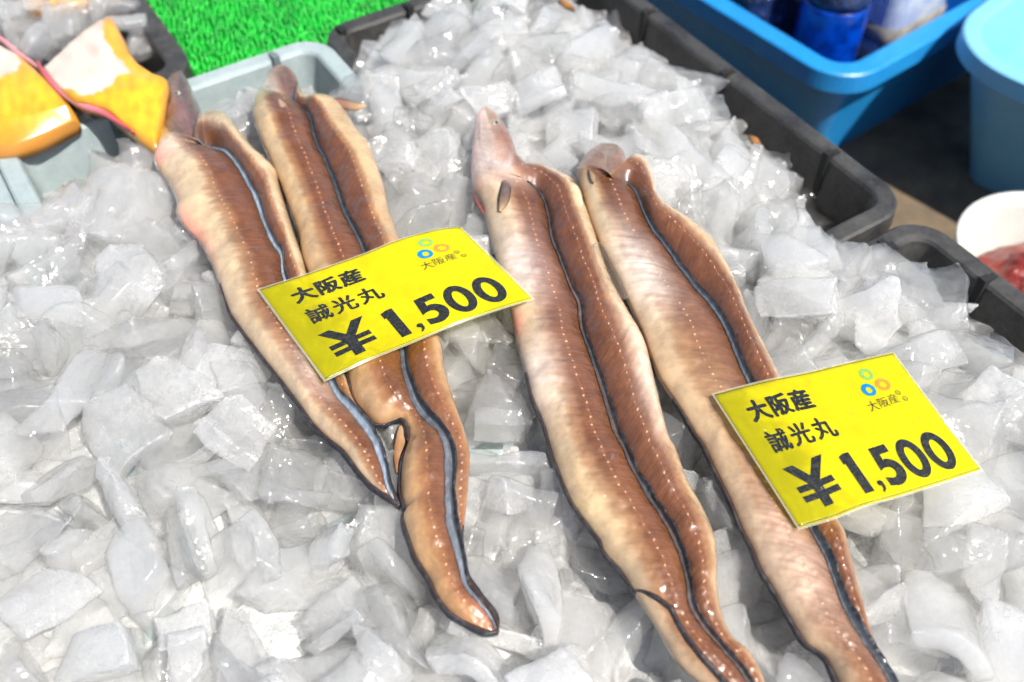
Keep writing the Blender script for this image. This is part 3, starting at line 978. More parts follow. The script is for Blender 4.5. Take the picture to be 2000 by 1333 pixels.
    # ---- eyes
    for (i, tt, rad, lab) in opt.get('eyes', []):
        c0 = surf(i, tt); nrm = (Vector((0, 0, .75)) + (Rw[i] - Lw[i]).normalized() * tt * .8 + Vector((0, -.25, 0))).normalized()
        rot = nrm.to_track_quat('Z', 'Y').to_matrix().to_4x4()
        bm = bmesh.new()
        bmesh.ops.create_uvsphere(bm, u_segments=18, v_segments=10, radius=rad, matrix=Matrix.Translation(c0 - nrm * rad * .25) @ rot @ Matrix.Diagonal((1.15, .95, .6, 1)))
        e = mesh_obj('eye', bm, M['eye_white'], root)
        bm = bmesh.new()
        bmesh.ops.create_uvsphere(bm, u_segments=14, v_segments=8, radius=rad * .55, matrix=Matrix.Translation(c0 + nrm * rad * .16) @ rot @ Matrix.Diagonal((1.1, .9, .45, 1)))
        mesh_obj('pupil', bm, M['eye_dark'], e)
    return info


def leaf_part(name, root, pts, z_of, stops, mat, thick=.0010, n=26):
    """flat lobe from a traced axis: pts = [(px,py,halfwidth_px)], colours along stops"""
    c = crv(pts, n)
    bm = bmesh.new(); cl = bm.verts.layers.float_color.new('Col')
    rows = []
    for i in range(n):
        d = c[min(i + 1, n - 1), :2] - c[max(i - 1, 0), :2]; d = d / (np.linalg.norm(d) + 1e-9); nn = np.array((-d[1], d[0]))
        q = i / (n - 1)
        colr = np.array([np.interp(q, [s_[0] for s_ in stops], [s_[1][k] for s_ in stops]) for k in range(3)])
        row = []
        for m, lift in ((-1, 0), (-.6, .8), (0, 1), (.6, .8), (1, 0), (.5, -.6), (-.5, -.6)):
            p2 = c[i, :2] + nn * c[i, 2] * m
            z = z_of(q, m)
            p = at(p2[0], p2[1], z) + Vector((0, 0, thick * lift))
            v_ = bm.verts.new(p); row.append(v_)
            cc = colr * (1 + .25 * noise.noise(Vector((m * 2, q * 6, 5))))
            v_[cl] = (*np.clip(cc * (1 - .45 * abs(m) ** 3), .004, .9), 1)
        rows.append(row)
    for i in range(n - 1):
        for k in range(7): bm.faces.new((rows[i][k], rows[i + 1][k], rows[i + 1][(k + 1) % 7], rows[i][(k + 1) % 7]))
    bm.faces.new(rows[0]); bm.faces.new(rows[-1][::-1])
    return mesh_obj(name, bm, mat, root)


N_ = None


def lerp3(stops, t_):
    return np.array([np.interp(t_, [s_[0] for s_ in stops], [s_[1][k] for s_ in stops]) for k in range(3)])


# eel 1 (leftmost)
def head1(tt, k, st, big):
    c = lerp3([(-1, (.45, .25, .12)), (-.55, (.30, .17, .12)), (0, (.17, .09, .075)), (.6, (.20, .12, .11)), (1, (.22, .20, .24))], tt)
    q = math.exp(-((k - .62) / .16) ** 2 - ((tt + .05) / .4) ** 2)
    c = c * (1 - .5 * q) + np.array((.40, .20, .19)) * .5 * q
    return c * .60 * (1 + .5 * big + .25 * st) * (1 - .55 * math.exp(-((tt + .62) / .09) ** 2) * (1 if k < .55 else 0))


E1 = eel('greyish brown split eel, its head resting on the yellow fillet',
  [(346, 140), (334, 148), (325, 166), (321, 205), (319, 240), (311, 282), N_, (301, 305), (306, 330), (330, 362), (346, 398), (344, 418), (362, 448), (388, 474), (406, 505), (424, 545), (446, 608), (457, 628), (496, 680), (542, 738), (578, 784), (612, 830), (640, 858), (671, 883), (702, 924), (724, 948), (748, 966), (769, 983), (776, 990)],
  [(348, 138), (349, 150), (350, 175), (355, 205), (366, 240), (380, 258), N_, (388, 264), (420, 282), (448, 305), (474, 341), (502, 392), (518, 440), (536, 480), (550, 500), (556, 543), (582, 610), (615, 680), (646, 745), (664, 778), (696, 814), (730, 862), (749, 912), (756, 945), (770, 975), (778, 991)],
  [(350, 138), (358, 145), (371, 166), (384, 196), (392, 214), (396, 240), N_, (400, 232), (405, 222), (436, 224), (472, 263), (497, 294), (538, 332), (546, 360), (562, 415), (580, 470), (592, 505), (612, 580), (640, 660), (674, 733), (690, 780), (717, 822), (745, 880), (757, 915), (762, 945), (774, 975), (780, 991)],
  [70, 390], dict(seed=1.7, lat=(.42, .5, .5, .5), brown=(.48, .62, .42, .75), edge_warm=.25, head=head1, fin_start=1, white=.35,
    fin_w=[(0, .0065), (.2, .0085), (.45, .0075), (.6, .0070), (.8, .0115), (1, .004)], fin_col=PALEBLUE, fin_shift=[(0, .35), (.6, .4), (.8, .55), (1, .4)],
    eyes=[(27, -.15, .0025, '')], pale=[(.19, .018, -.95, .25, (.80, .30, .25), .9), (.35, .06, -.97, .10, (.80, .28, .2), .8), (.14, .05, -.62, .25, (.85, .80, .72), .6), (.15, .03, .0, .5, (.10, .06, .04), .55), (.70, .06, -.3, .4, (.52, .42, .38), .6)],
    frill=[(-1, .46, 1.0, .0007, .0034, 1.0), (1, .90, 1.0, .001, .0022, 1.0)]))

# eel 2
def head2(tt, k, st, big):
    c = lerp3([(-1, (.62, .52, .44)), (-.6, (.45, .30, .22)), (-.1, (.24, .11, .07)), (.6, (.20, .085, .055)), (1, (.24, .13, .10))], tt)
    if k < .25: c = c * (k / .25) + np.array((.42, .22, .18)) * (1 - k / .25)
    q = math.exp(-((k - .80) / .2) ** 2 - ((tt + .55) / .3) ** 2)
    c = c * (1 - .6 * q) + np.array((.66, .62, .60)) * .6 * q
    return c * .75 * (1 + .5 * big + .25 * st)


E2 = eel('reddish brown split eel under the left price card, with its tail curled back',
  [(544, 128), (527, 138), (517, 160), (504, 182), N_, (496, 200), (494, 232), (514, 288), (541, 348), (560, 400), (580, 454), (590, 505), (610, 560), (640, 640), (672, 712), (679, 738), (689, 780), (709, 808), (730, 829), (751, 832), (769, 824), (786, 821), (797, 838), N_, (797, 864), (786, 899), (781, 940), (782, 968), (790, 997), (786, 1015), (797, 1053), (812, 1092), (838, 1132), (852, 1164), (880, 1198), (917, 1222), (955, 1238), (972, 1236)],
  [(547, 127), (549, 136), (556, 155), (572, 185), N_, (590, 208), (607, 236), (617, 276), (637, 318), (655, 361), (673, 415), (697, 462), (712, 495), (735, 560), (760, 620), (786, 680), (793, 728), (811, 780), (834, 812), N_, (866, 846), (880, 880), (882, 920), (881, 955), (884, 990), (888, 1024), (898, 1062), (906, 1104), (914, 1139), (938, 1172), (960, 1200), (973, 1234)],
  [(550, 128), (564, 133), (578, 150), (587, 176), N_, (592, 190), (600, 192), (649, 196), (676, 220), (697, 253), (721, 280), (733, 310), (751, 364), (762, 415), (781, 466), (805, 530), (832, 600), (860, 664), (871, 728), (892, 796), N_, (909, 846), (918, 892), (914, 955), (907, 1024), (902, 1048), (904, 1080), (912, 1120), (926, 1150), (950, 1178), (968, 1208), (974, 1232)],
  [56, 260, 130], dict(seed=4.1, lat=(.34, .5, .45, .62), brown=(.66, .5, .40, .9), edge_warm=.75, head=head2,
    fin_w=[(0, .0055), (.25, .0075), (.5, .009), (.7, .0135), (.85, .013), (1, .004)], fin_gain=1.6, fin_col=BLUEGREY, fin_prof=[1, .95, .7, .45, .7, .95, 1], fin_shift=[(0, .4), (.5, .35), (.68, .30), (.8, .22), (1, .1)],
    pale=[(.86, .1, -.95, .3, (.55, .34, .14), .4), (.97, .02, .0, .5, (.55, .17, .09), .7), (.9, .12, .25, .25, (.55, .42, .28), .5)],
    frill=[(-1, .55, .725, .0012, .0026, 1.0), (-1, .725, 1.0, .0016, .0034, 1.0), (1, .86, 1.0, .0016, .0032, 1.0)]))
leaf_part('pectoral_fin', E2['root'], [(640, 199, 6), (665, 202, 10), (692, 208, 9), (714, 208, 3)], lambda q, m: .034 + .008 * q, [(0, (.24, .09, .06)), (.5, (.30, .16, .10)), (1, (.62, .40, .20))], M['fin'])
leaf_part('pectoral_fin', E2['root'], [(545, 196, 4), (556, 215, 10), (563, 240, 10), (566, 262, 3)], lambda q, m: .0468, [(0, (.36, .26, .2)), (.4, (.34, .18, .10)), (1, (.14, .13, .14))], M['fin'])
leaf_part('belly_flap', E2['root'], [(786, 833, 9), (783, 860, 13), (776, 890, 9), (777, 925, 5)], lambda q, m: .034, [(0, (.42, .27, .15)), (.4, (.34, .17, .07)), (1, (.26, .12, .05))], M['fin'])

# eel 3
def head3(tt, k, st, big):
    c = lerp3([(-1, (.72, .36, .32)), (-.75, (.80, .62, .55)), (-.3, (.72, .56, .46)), (.12, (.46, .24, .16)), (.5, (.26, .11, .07)), (1, (.24, .10, .065))], tt)
    if k < .45:
        q = (1 - k / .45) * .7
        c = c * (1 - q) + lerp3([(-1, (.66, .30, .28)), (0, (.82, .66, .54)), (1, (.55, .36, .24))], tt) * q
    q = math.exp(-((k - .60) / .10) ** 2 - ((tt - .05) / .33) ** 2)
    c = c * (1 - .6 * q) + np.array((.58, .36, .28)) * .6 * q
    q = math.exp(-((k - .76) / .06) ** 2 - ((tt + .1) / .45) ** 2)
    c = c * (1 - .6 * q) + np.array((.80, .72, .70)) * .6 * q
    return c * .85 * (1 + .35 * big + .15 * st) * (1 - .45 * math.exp(-((tt + .70) / .07) ** 2) * (1 if k < .5 else 0))


E3 = eel('chestnut split eel with a pale jaw and open eye, between the two price cards',
  [(943, 211), (933, 222), (926, 250), (921, 290), (919, 335), (922, 372), N_, (935, 388), (944, 415), (953, 450), (964, 489), (980, 545), (996, 607), (1012, 684), (1025, 730), (1037, 780), (1057, 825), (1071, 872), (1083, 910), (1113, 982), (1145, 1027), (1168, 1058), (1180, 1085), (1212, 1120), (1251, 1182), (1280, 1225), (1312, 1282), (1337, 1312), (1395, 1360), (1450, 1420), (1490, 1470)],
  [(946, 209), (949, 222), (958, 250), (974, 290), (995, 325), (1022, 350), N_, (1050, 372), (1069, 412), (1078, 468), (1096, 513), (1117, 567), (1132, 600), (1138, 648), (1157, 702), (1178, 765), (1202, 840), (1220, 879), (1237, 919), (1270, 975), (1302, 1024), (1328, 1078), (1344, 1139), (1354, 1192), (1396, 1248), (1438, 1297), (1466, 1334), (1490, 1380), (1510, 1430), (1520, 1470)],
  [(949, 209), (962, 216), (980, 240), (1000, 276), (1011, 310), (1025, 330), N_, (1030, 330), (1050, 330), (1078, 336), (1100, 345), (1122, 358), (1142, 400), (1160, 450), (1170, 482), (1190, 540), (1216, 590), (1258, 664), (1277, 735), (1289, 786), (1307, 855), (1320, 878), (1341, 936), (1375, 999), (1395, 1048), (1401, 1094), (1401, 1146), (1411, 1202), (1431, 1244), (1459, 1269), (1478, 1297), (1494, 1334), (1515, 1390), (1530, 1440), (1535, 1472)],
  [80, 380], dict(seed=7.3, lat=(.30, .42, .42, .45), brown=(.56, .66, .64, .74), edge_warm=.45, head=head3, white=.3,
    fin_w=[(0, .0045), (.15, .0070), (.4, .0085), (.6, .0085), (.8, .008), (1, .007)], fin_col=(.12, .10, .09), fin_tan=1, fin_prof=[1, 1, .55, .35, .75, 1, 1], fin_prof2=[1, .8, .3, .3, .8, 1, 1],
    eyes=[(24, .46, .0031, '')], pale=[(.30, .05, -.75, .35, (.74, .64, .62), .7), (.43, .05, -.85, .3, (.74, .62, .56), .65), (.62, .06, -.9, .3, (.72, .52, .28), .6), (.5, .08, .85, .25, (.74, .62, .54), .6), (.36, .02, -.98, .12, (.78, .25, .2), .8)],
    frill=[(-1, .42, .74, .0005, .0012, 1.0), (-1, .735, 1.0, .0016, .0026, lambda q: 1.0 - .45 * min(1, q * 6) * (1 - q * .35))]))
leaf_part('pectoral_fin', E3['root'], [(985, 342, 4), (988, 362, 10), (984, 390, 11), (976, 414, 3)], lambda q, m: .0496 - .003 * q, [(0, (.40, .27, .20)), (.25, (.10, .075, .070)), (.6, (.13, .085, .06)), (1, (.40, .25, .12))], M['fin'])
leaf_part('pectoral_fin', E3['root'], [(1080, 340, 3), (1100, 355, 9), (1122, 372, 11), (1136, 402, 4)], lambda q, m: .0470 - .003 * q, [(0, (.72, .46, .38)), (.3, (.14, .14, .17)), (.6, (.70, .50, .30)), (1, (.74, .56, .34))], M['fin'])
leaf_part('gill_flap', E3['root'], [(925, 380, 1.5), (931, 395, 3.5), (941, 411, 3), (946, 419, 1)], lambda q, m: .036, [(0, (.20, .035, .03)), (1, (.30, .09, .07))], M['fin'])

# eel 4
def head4(tt, k, st, big):
    c = lerp3([(-1, (.42, .24, .17)), (-.5, (.36, .20, .13)), (0, (.33, .18, .11)), (.6, (.30, .14, .085)), (1, (.32, .16, .12))], tt)
    q = math.exp(-((k - .35) / .2) ** 2 - ((tt - .0) / .4) ** 2)
    c = c * (1 - .5 * q) + np.array((.42, .32, .25)) * .5 * q
    return c * .62 * (1 + .5 * big + .25 * st)


E4 = eel('orange brown split eel under the right price card',
  [(1190, 281), (1172, 282), (1150, 300), (1136, 318), (1124, 344), N_, (1133, 372), (1147, 420), (1159, 456), (1180, 498), (1208, 553), (1234, 612), (1256, 660), (1265, 687), (1283, 735), (1307, 774), (1331, 810), (1352, 846), (1370, 872), (1396, 926), (1424, 982), (1445, 1034), (1466, 1073), (1481, 1111), (1515, 1167), (1550, 1227), (1571, 1258), (1606, 1283), (1624, 1314), (1640, 1350), (1670, 1420), (1690, 1460)],
  [(1193, 280), (1191, 289), (1186, 306), (1184, 326), (1196, 348), N_, (1232, 368), (1249, 396), (1259, 420), (1280, 460), (1306, 492), (1328, 524), (1356, 560), (1390, 602), (1420, 650), (1444, 710), (1464, 752), (1490, 810), (1520, 880), (1555, 970), (1585, 1034), (1610, 1083), (1627, 1129), (1652, 1192), (1684, 1244), (1719, 1293), (1740, 1329), (1760, 1380), (1772, 1430), (1776, 1462)],
  [(1196, 280), (1208, 287), (1218, 300), (1223, 316), (1230, 330), N_, (1231, 322), (1240, 309), (1262, 318), (1276, 350), (1288, 394), (1330, 422), (1372, 450), (1398, 478), (1435, 552), (1454, 600), (1482, 660), (1512, 718), (1535, 770), (1560, 830), (1590, 910), (1618, 970), (1636, 1018), (1650, 1043), (1660, 1085), (1674, 1134), (1692, 1200), (1703, 1239), (1722, 1278), (1746, 1324), (1766, 1376), (1780, 1430), (1784, 1464)],
  [50, 400], dict(seed=9.9, lat=(.44, .5, .45, .5), brown=(.70, .60, .60, .84), edge_warm=.45, head=head4, white=.25,
    fin_w=[(0, .004), (.12, .0075), (.35, .0085), (.6, .008), (.8, .013), (1, .012)], fin_col=BLUEGREY * 1.15, fin_shift=[(0, .35), (.6, .4), (.8, .5), (1, .5)],
    pale=[(.27, .06, -.7, .3, (.86, .78, .70), .7), (.5, .1, -.55, .3, (.60, .40, .22), .4), (.72, .1, -.6, .4, (.74, .55, .42), .6)],
    frill=[(-1, .45, 1.0, .0006, .0028, 1.0)]))
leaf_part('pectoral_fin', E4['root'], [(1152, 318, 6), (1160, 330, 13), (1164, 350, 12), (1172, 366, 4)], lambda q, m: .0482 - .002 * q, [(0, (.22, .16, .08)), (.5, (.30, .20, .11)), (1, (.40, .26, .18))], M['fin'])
EELS = [E1, E2, E3, E4]

# ------------------------------------------------------------------ ice
def finish_shape(k, voxel):
    """rounded, melted version of the coarse piece"""
    bm = ice_shape(k)
    me = bpy.data.meshes.new('tmp'); bm.to_mesh(me); bm.free()
    o = bpy.data.objects.new('tmp', me); col.objects.link(o)
    m = o.modifiers.new('r', 'REMESH'); m.mode = 'VOXEL'; m.voxel_size = voxel; m.use_smooth_shade = True
    m = o.modifiers.new('s', 'SMOOTH'); m.factor = .5; m.iterations = max(1, int(5.0 * (.0011 / voxel) ** 1.5 + .5))
    dg = bpy.context.evaluated_depsgraph_get()
    out = bpy.data.meshes.new_from_object(o.evaluated_get(dg))
    bpy.data.objects.remove(o); bpy.data.meshes.remove(me)
    nv = len(out.vertices)
    co = np.zeros(nv * 3); out.vertices.foreach_get('co', co); co = co.reshape(-1, 3)
    no = np.zeros(nv * 3); out.vertices.foreach_get('normal', no); no = no.reshape(-1, 3)
    nz = lambda c, a, f: a * noise.noise(Vector(c) * f + Vector((k * 1.7, 3.1, a * 900)))
    warp = np.array([(nz(c, .0052, 40), nz(c, .0050, 43), nz(c, .0046, 37)) for c in co])
    R_ = random.Random(k * 7 + 1)
    tp_ = R_.uniform(-16, 16); sh_ = R_.uniform(-.45, .45)
    co = co + warp
    co[:, 1] *= (1 + tp_ * co[:, 0]); co[:, 2] *= (1 + R_.uniform(-14, 14) * co[:, 0]); co[:, 0] += sh_ * co[:, 1]
    dv = np.array([.0012 * noise.noise(Vector(c) * 62 + Vector((k, 0, 0))) + .0006 * noise.noise(Vector(c) * 260 + Vector((0, k, 0))) for c in co])
    out.vertices.foreach_set('co', (co + no * dv[:, None]).ravel())
    out.polygons.foreach_set('use_smooth', [True] * len(out.polygons))
    out.name = 'ice_piece'
    return out


ICE = [
(18,0.2105,0.2166,0.0344,0.728,0.347,-0.398,0.437,1.21,0),(6,0.2356,0.2503,0.044,0.622,0.156,-0.766,-0.031,1.18,0),(12,-0.187,0.3202,0.046,0.236,-0.453,-0.833,0.211,1.2,0),(11,-0.1441,0.2506,0.0223,0.918,-0.011,0.388,0.085,1.16,0),
(3,-0.2297,0.2278,0.028,0.722,0.276,-0.564,0.291,1.22,0),(16,-0.2661,0.5192,0.0443,0.41,0.463,-0.617,0.486,1.22,0),(8,-0.1872,0.2466,0.0349,0.032,0.49,-0.367,0.79,1.11,0),(13,-0.2772,0.3289,0.0556,0.249,-0.761,0.003,-0.6,1.17,0),
(25,-0.2012,0.2036,0.0229,0.547,-0.521,0.283,0.591,1.04,0),(18,0.2616,0.4363,0.0345,0.472,-0.417,0.532,0.566,1.2,0),(18,0.002,0.2795,0.0365,0.359,-0.629,-0.196,0.661,1,0),(13,-0.2193,0.328,0.0273,0.066,0.504,-0.51,0.694,1.18,0),
(1,-0.1538,0.3231,0.0403,0.045,0.469,-0.232,-0.851,0.95,0),(19,-0.1117,0.256,0.0124,0.599,-0.039,-0.159,-0.784,1.01,0),(0,-0.2538,0.2669,0.0263,0.361,-0.237,-0.018,0.902,1.07,0),(0,0.2333,0.2925,0.0545,0.188,0.701,0.688,-0.011,1.09,0),
(10,-0.2267,0.3572,0.0524,0.048,0.387,0.921,-0.01,1.15,0),(10,0.0171,0.2359,0.0289,0.631,0.361,-0.657,-0.202,1.03,0),(13,-0.1133,0.2948,0.0358,0.086,0.461,0.021,-0.883,0.87,0),(13,-0.0889,0.2204,0.0231,0.844,-0.201,0.489,0.092,0.82,0),
(4,-0.0528,0.214,0.0288,0.504,0.262,0.512,0.645,0.99,0),(14,0.2375,0.2004,0.0249,0.268,-0.542,0.442,-0.663,1.13,0),(22,-0.2376,0.4412,0.0352,0.269,0.286,0.07,-0.917,1.06,0),(18,0.2447,0.3205,0.0348,0.092,-0.653,0.33,-0.676,1.11,0),
(16,0.1766,0.4326,0.0412,0.126,0.588,-0.011,0.799,0.98,0),(16,-0.0183,0.1977,0.0295,0.723,0.249,-0.242,0.597,0.82,0),(17,-0.1932,0.3544,0.0314,0.106,-0.945,0.282,0.126,0.83,0),(10,0.2038,0.2613,0.0346,0.638,0.416,0.017,0.647,0.88,0),
(25,0.2281,0.4249,0.038,0.347,-0.844,-0.281,-0.296,1.09,0),(0,0.0293,0.2183,0.0127,0.02,-0.439,0.891,0.114,0.92,0),(11,-0.0712,0.1822,0.0337,0.366,-0.539,-0.182,-0.736,0.96,0),(11,0.0607,0.2211,0.0168,0.298,0.174,0.545,0.764,1.18,0),
(16,0.1183,0.2325,0.0367,0.116,0.605,0.219,-0.757,1.13,0),(17,0.1785,0.4633,0.0492,0.152,-0.153,0.031,0.976,0.83,0),(13,0.1907,0.2015,0.0133,0.36,-0.463,-0.234,0.776,1.11,0),(15,-0.2796,0.3877,0.0302,0.89,0.418,-0.164,0.083,0.9,0),
(20,-0.013,0.244,0.026,0.279,0.578,-0.754,0.139,1.1,0),(25,-0.1141,0.2733,0.0224,0.253,-0.814,0.362,-0.378,0.86,0),(13,-0.0634,0.2454,0.0347,0.27,0.854,0.423,0.14,0.83,0),(1,-0.0683,0.266,0.024,0.549,-0.245,0.261,0.755,1.11,0),
(12,-0.1734,0.2626,0.0285,0.479,-0.288,-0.647,0.519,0.88,0),(19,-0.2561,0.3614,0.0274,0.693,0.193,-0.362,-0.593,1.09,0),(9,0.022,0.176,0.0336,0.937,-0.081,0.128,0.315,1.16,0),(19,-0.0086,0.3443,0.0137,0.529,-0.616,-0.416,-0.409,1.03,0),
(10,-0.2445,0.2999,0.0322,0.693,-0.109,-0.398,-0.591,0.89,0),(4,-0.2649,0.3989,0.0177,0.151,-0.229,-0.828,-0.49,1.13,0),(9,-0.3005,0.4643,0.0329,0.301,0.887,0.28,0.208,1.13,0),(17,0.1276,0.5645,0.0445,0.1,-0.482,-0.747,0.446,1.19,0),
(13,-0.2011,0.2861,0.0254,0.052,0.315,-0.654,-0.686,1.03,0),(2,-0.2292,0.4007,0.0446,0.454,0.878,0.021,0.152,1,0),(25,-0.1547,0.1957,0.0182,0.042,-0.714,-0.167,-0.679,0.9,0),(20,-0.1616,0.2632,0.0323,0.497,-0.265,-0.657,0.502,1.01,0),
(14,0.2419,0.3843,0.0315,0.372,0.38,0.778,-0.333,1.11,0),(16,-0.1452,0.3085,0.0217,0.206,-0.804,-0.331,-0.45,0.97,0),(0,0.0942,0.2082,0.0102,0.16,0.11,0.857,0.477,1.19,0),(16,0.0536,0.2631,0.0133,0.724,0.424,0.33,-0.433,0.96,0),
(2,0.1347,0.5116,0.0224,0.34,-0.202,0.862,0.318,1.17,0),(17,-0.1345,0.2013,0.0082,0.62,0.473,-0.352,-0.518,0.95,0),(19,0.2826,0.4026,0.0095,0.382,-0.053,0.228,0.894,1.2,0),(18,-0.0904,0.2875,0.0221,0.442,0.427,-0.729,0.301,0.81,0),
(22,0.2554,0.2863,0.0344,0.408,-0.581,-0.571,-0.412,1,0),(22,-0.2839,0.429,0.0361,0.776,-0.213,-0.099,-0.585,0.91,0),(18,0.0194,0.6362,0.0335,0.808,-0.041,0.573,0.131,1.02,0),(2,0.119,0.6609,0.0254,0.673,0.612,-0.135,0.392,1.19,0),
(16,-0.0042,0.3151,0.0213,0.657,-0.244,0.648,-0.297,1.09,0),(16,-0.1333,0.1701,0.0285,0.766,0.479,0.416,0.102,1.17,0),(15,-0.1571,0.3529,0.0413,0.798,0.13,-0.055,-0.586,0.85,0),(3,-0.0076,0.3341,0.0272,0.512,-0.517,-0.5,0.469,0.8,0),
(11,0.118,0.6079,0.0489,0.713,-0.022,0.686,0.144,1.05,0),(19,-0.2052,0.2278,0.0046,0.21,0.104,-0.97,0.056,0.92,0),(20,-0.308,0.5208,0.0176,0.398,-0.143,0.026,0.906,1.17,0),(25,-0.3297,0.4898,0.0124,0.238,0.939,-0.238,0.075,1.14,0),
(15,-0.1653,0.2213,0.0051,0.52,0.466,0.624,-0.35,0.88,0),(17,0.0545,0.7086,0.03,0.037,0.88,-0.432,0.194,1.03,0),(8,-0.0928,0.2593,0.0258,0.026,0.328,0.029,0.944,0.88,0),(17,0.0455,0.6025,0.0183,0.363,0.569,-0.652,0.345,0.93,0),
(25,-0.2264,0.1774,0.0293,0.546,0.711,-0.086,-0.434,0.95,0),(12,0.0858,0.6387,0.0395,0.309,0.919,0.192,-0.148,1.15,0),(24,-0.0112,0.2215,0.0195,0.432,0.874,-0.017,-0.223,1.09,0),(17,-0.24,0.4815,0.0122,0.657,0.311,0.532,-0.435,0.93,0),
(13,0.1793,0.559,0.0047,0.523,-0.045,0.509,0.682,1.11,0),(14,0.17,0.5079,0.036,0.073,-0.414,0.84,-0.343,1,0),(19,-0.064,0.4844,0.0321,0.04,-0.923,-0.17,-0.343,0.98,0),(9,-0.0151,0.6309,0.0247,0.166,0.262,-0.91,-0.275,0.89,0),
(5,-0.2498,0.4308,0.044,0.193,-0.727,0.651,-0.105,0.91,0),(14,-0.1442,0.3472,0.0256,0.768,0.196,-0.098,0.603,0.91,0),(14,-0.1859,0.4279,0.0319,0.248,-0.379,0.224,-0.863,0.94,0),(14,-0.179,0.2377,0.009,0.611,0.131,0.752,-0.21,0.81,0),
(7,-0.2267,0.2574,0.0192,0.356,-0.447,0.52,-0.635,0.88,0),(4,-0.1767,0.3928,0.0146,0.306,-0.374,0.04,-0.875,1.21,0),(16,0.1055,0.5383,0.0583,0.634,-0.162,-0.475,-0.588,1.09,0),(5,0.2815,0.3561,0.0215,0.072,-0.936,-0.309,-0.156,0.95,0),
(16,0.0115,0.6602,0.0285,0.011,0.698,-0.429,0.574,0.9,0),(19,-0.022,0.401,0.0135,0.241,-0.546,-0.258,-0.76,1.03,0),(0,0.0225,0.7007,0.0407,0.857,-0.248,-0.135,-0.43,1.13,0),(5,-0.2132,0.2586,0.0095,0.537,-0.712,-0.363,0.268,0.94,0),
(19,-0.0887,0.1857,0.0155,0.126,0.111,0.25,-0.954,1,0),(10,-0.2046,0.451,0.0232,0.185,0.846,0.487,-0.11,0.89,0),(0,0.1361,0.6143,0.0323,0.331,0.94,0.042,0.067,0.97,0),(25,-0.0898,0.6092,0.0279,0.544,-0.666,0.478,-0.177,1.09,0),
(25,-0.0824,0.7117,0.0232,0.56,-0.632,-0.512,0.158,0.95,0),(19,-0.0324,0.524,0.0328,0.59,-0.111,0.491,-0.631,1.19,0),(18,0.1806,0.3975,0.0183,0.267,-0.337,-0.73,0.531,1.1,0),(11,-0.0606,0.6442,0.0418,0.092,0.766,0.211,-0.6,0.95,0),
(1,-0.2191,0.4029,0.0215,0.539,-0.018,-0.639,0.549,1.18,0),(19,0.1866,0.2203,0.0168,0.773,0.401,0.347,-0.348,1.01,0),(0,0.1824,0.2783,0.0249,0.675,-0.475,-0.104,-0.555,0.93,0),(4,-0.1203,0.6373,0.0403,0.569,0.004,0.796,0.208,1.13,0),
(20,-0.2268,0.2804,0.0196,0.461,0.33,-0.74,0.363,0.86,0),(22,-0.0197,0.6739,0.0276,0.521,0.378,0.763,-0.048,1.19,0),(7,0.2279,0.4159,0.0126,0.858,-0.019,0.189,0.477,1.18,0),(7,0.2165,0.474,0.0184,0.873,-0.091,-0.323,-0.353,1.08,0),
(18,0.0748,0.6122,0.0324,0.317,0.578,-0.445,0.606,0.81,0),(22,0.0955,0.6837,0.006,0.706,-0.44,-0.555,0.02,1.19,0),(2,0.1886,0.4774,0.0357,0.644,0.076,-0.137,-0.749,1,0),(14,-0.0612,0.6976,0.0407,0.857,-0.469,-0.113,0.182,1.09,0),
(12,0.2667,0.2406,0.0282,0.129,-0.71,0.317,-0.616,1.11,0),(5,-0.0514,0.5672,0.0433,0.099,-0.327,-0.285,0.895,0.93,0),(18,0.1552,0.3737,0.0424,0.325,-0.662,0.512,0.441,1.15,0),(15,-0.2671,0.3013,0.0131,0.324,0.627,-0.629,0.325,0.96,0),
(22,-0.2962,0.3745,0.0423,0.539,-0.263,-0.451,-0.661,0.97,0),(25,0.1297,0.1659,0.0143,0.415,-0.463,0.603,-0.499,1.05,0),(18,0.169,0.4093,0.0137,0.048,0.631,0.692,-0.347,0.81,0),(24,-0.0845,0.567,0.0674,0.006,0.975,-0.202,0.094,1.02,0),
(23,0.2524,0.4619,0.0236,0.501,-0.249,0.665,0.495,0.98,0),(12,0.1503,0.2173,0.0015,0.888,0.308,0.189,-0.286,0.87,0),(2,-0.3327,0.506,0.0355,0.737,0.211,0.071,0.638,1.01,0),(16,0.1147,0.2757,0.0103,0.431,-0.005,-0.045,-0.901,0.94,0),
(0,-0.1774,0.2963,0.0176,0.333,0.01,-0.331,0.883,0.9,0),(23,0.2925,0.3372,0.0281,0.757,-0.386,0.063,-0.524,0.95,0),(22,-0.0554,0.7301,0.0394,0.852,0.119,-0.025,-0.509,0.81,0),(16,-0.2896,0.3532,0.0392,0.078,0.719,0.294,0.625,1.02,0),
(16,-0.0282,0.1986,0.0023,0.381,0.603,0.402,-0.574,1.19,0),(19,-0.1665,0.3727,0.0261,0.071,-0.975,-0.01,0.208,0.83,0),(24,0.0303,0.614,0.0329,0.37,0.878,-0.125,0.278,0.94,0),(25,0.0026,0.375,0.0213,0.338,-0.485,-0.438,-0.677,0.89,0),
(24,-0.0278,0.6939,0.0472,0.649,0.013,-0.247,-0.719,0.99,0),(4,-0.0599,0.531,0.0351,0.118,-0.703,-0.656,0.246,0.82,0),(18,0.0122,0.2719,0.0061,0.389,-0.531,0.637,0.402,0.98,0),(18,-0.0517,0.6233,0.031,0.326,0.852,-0.312,-0.265,1,0),
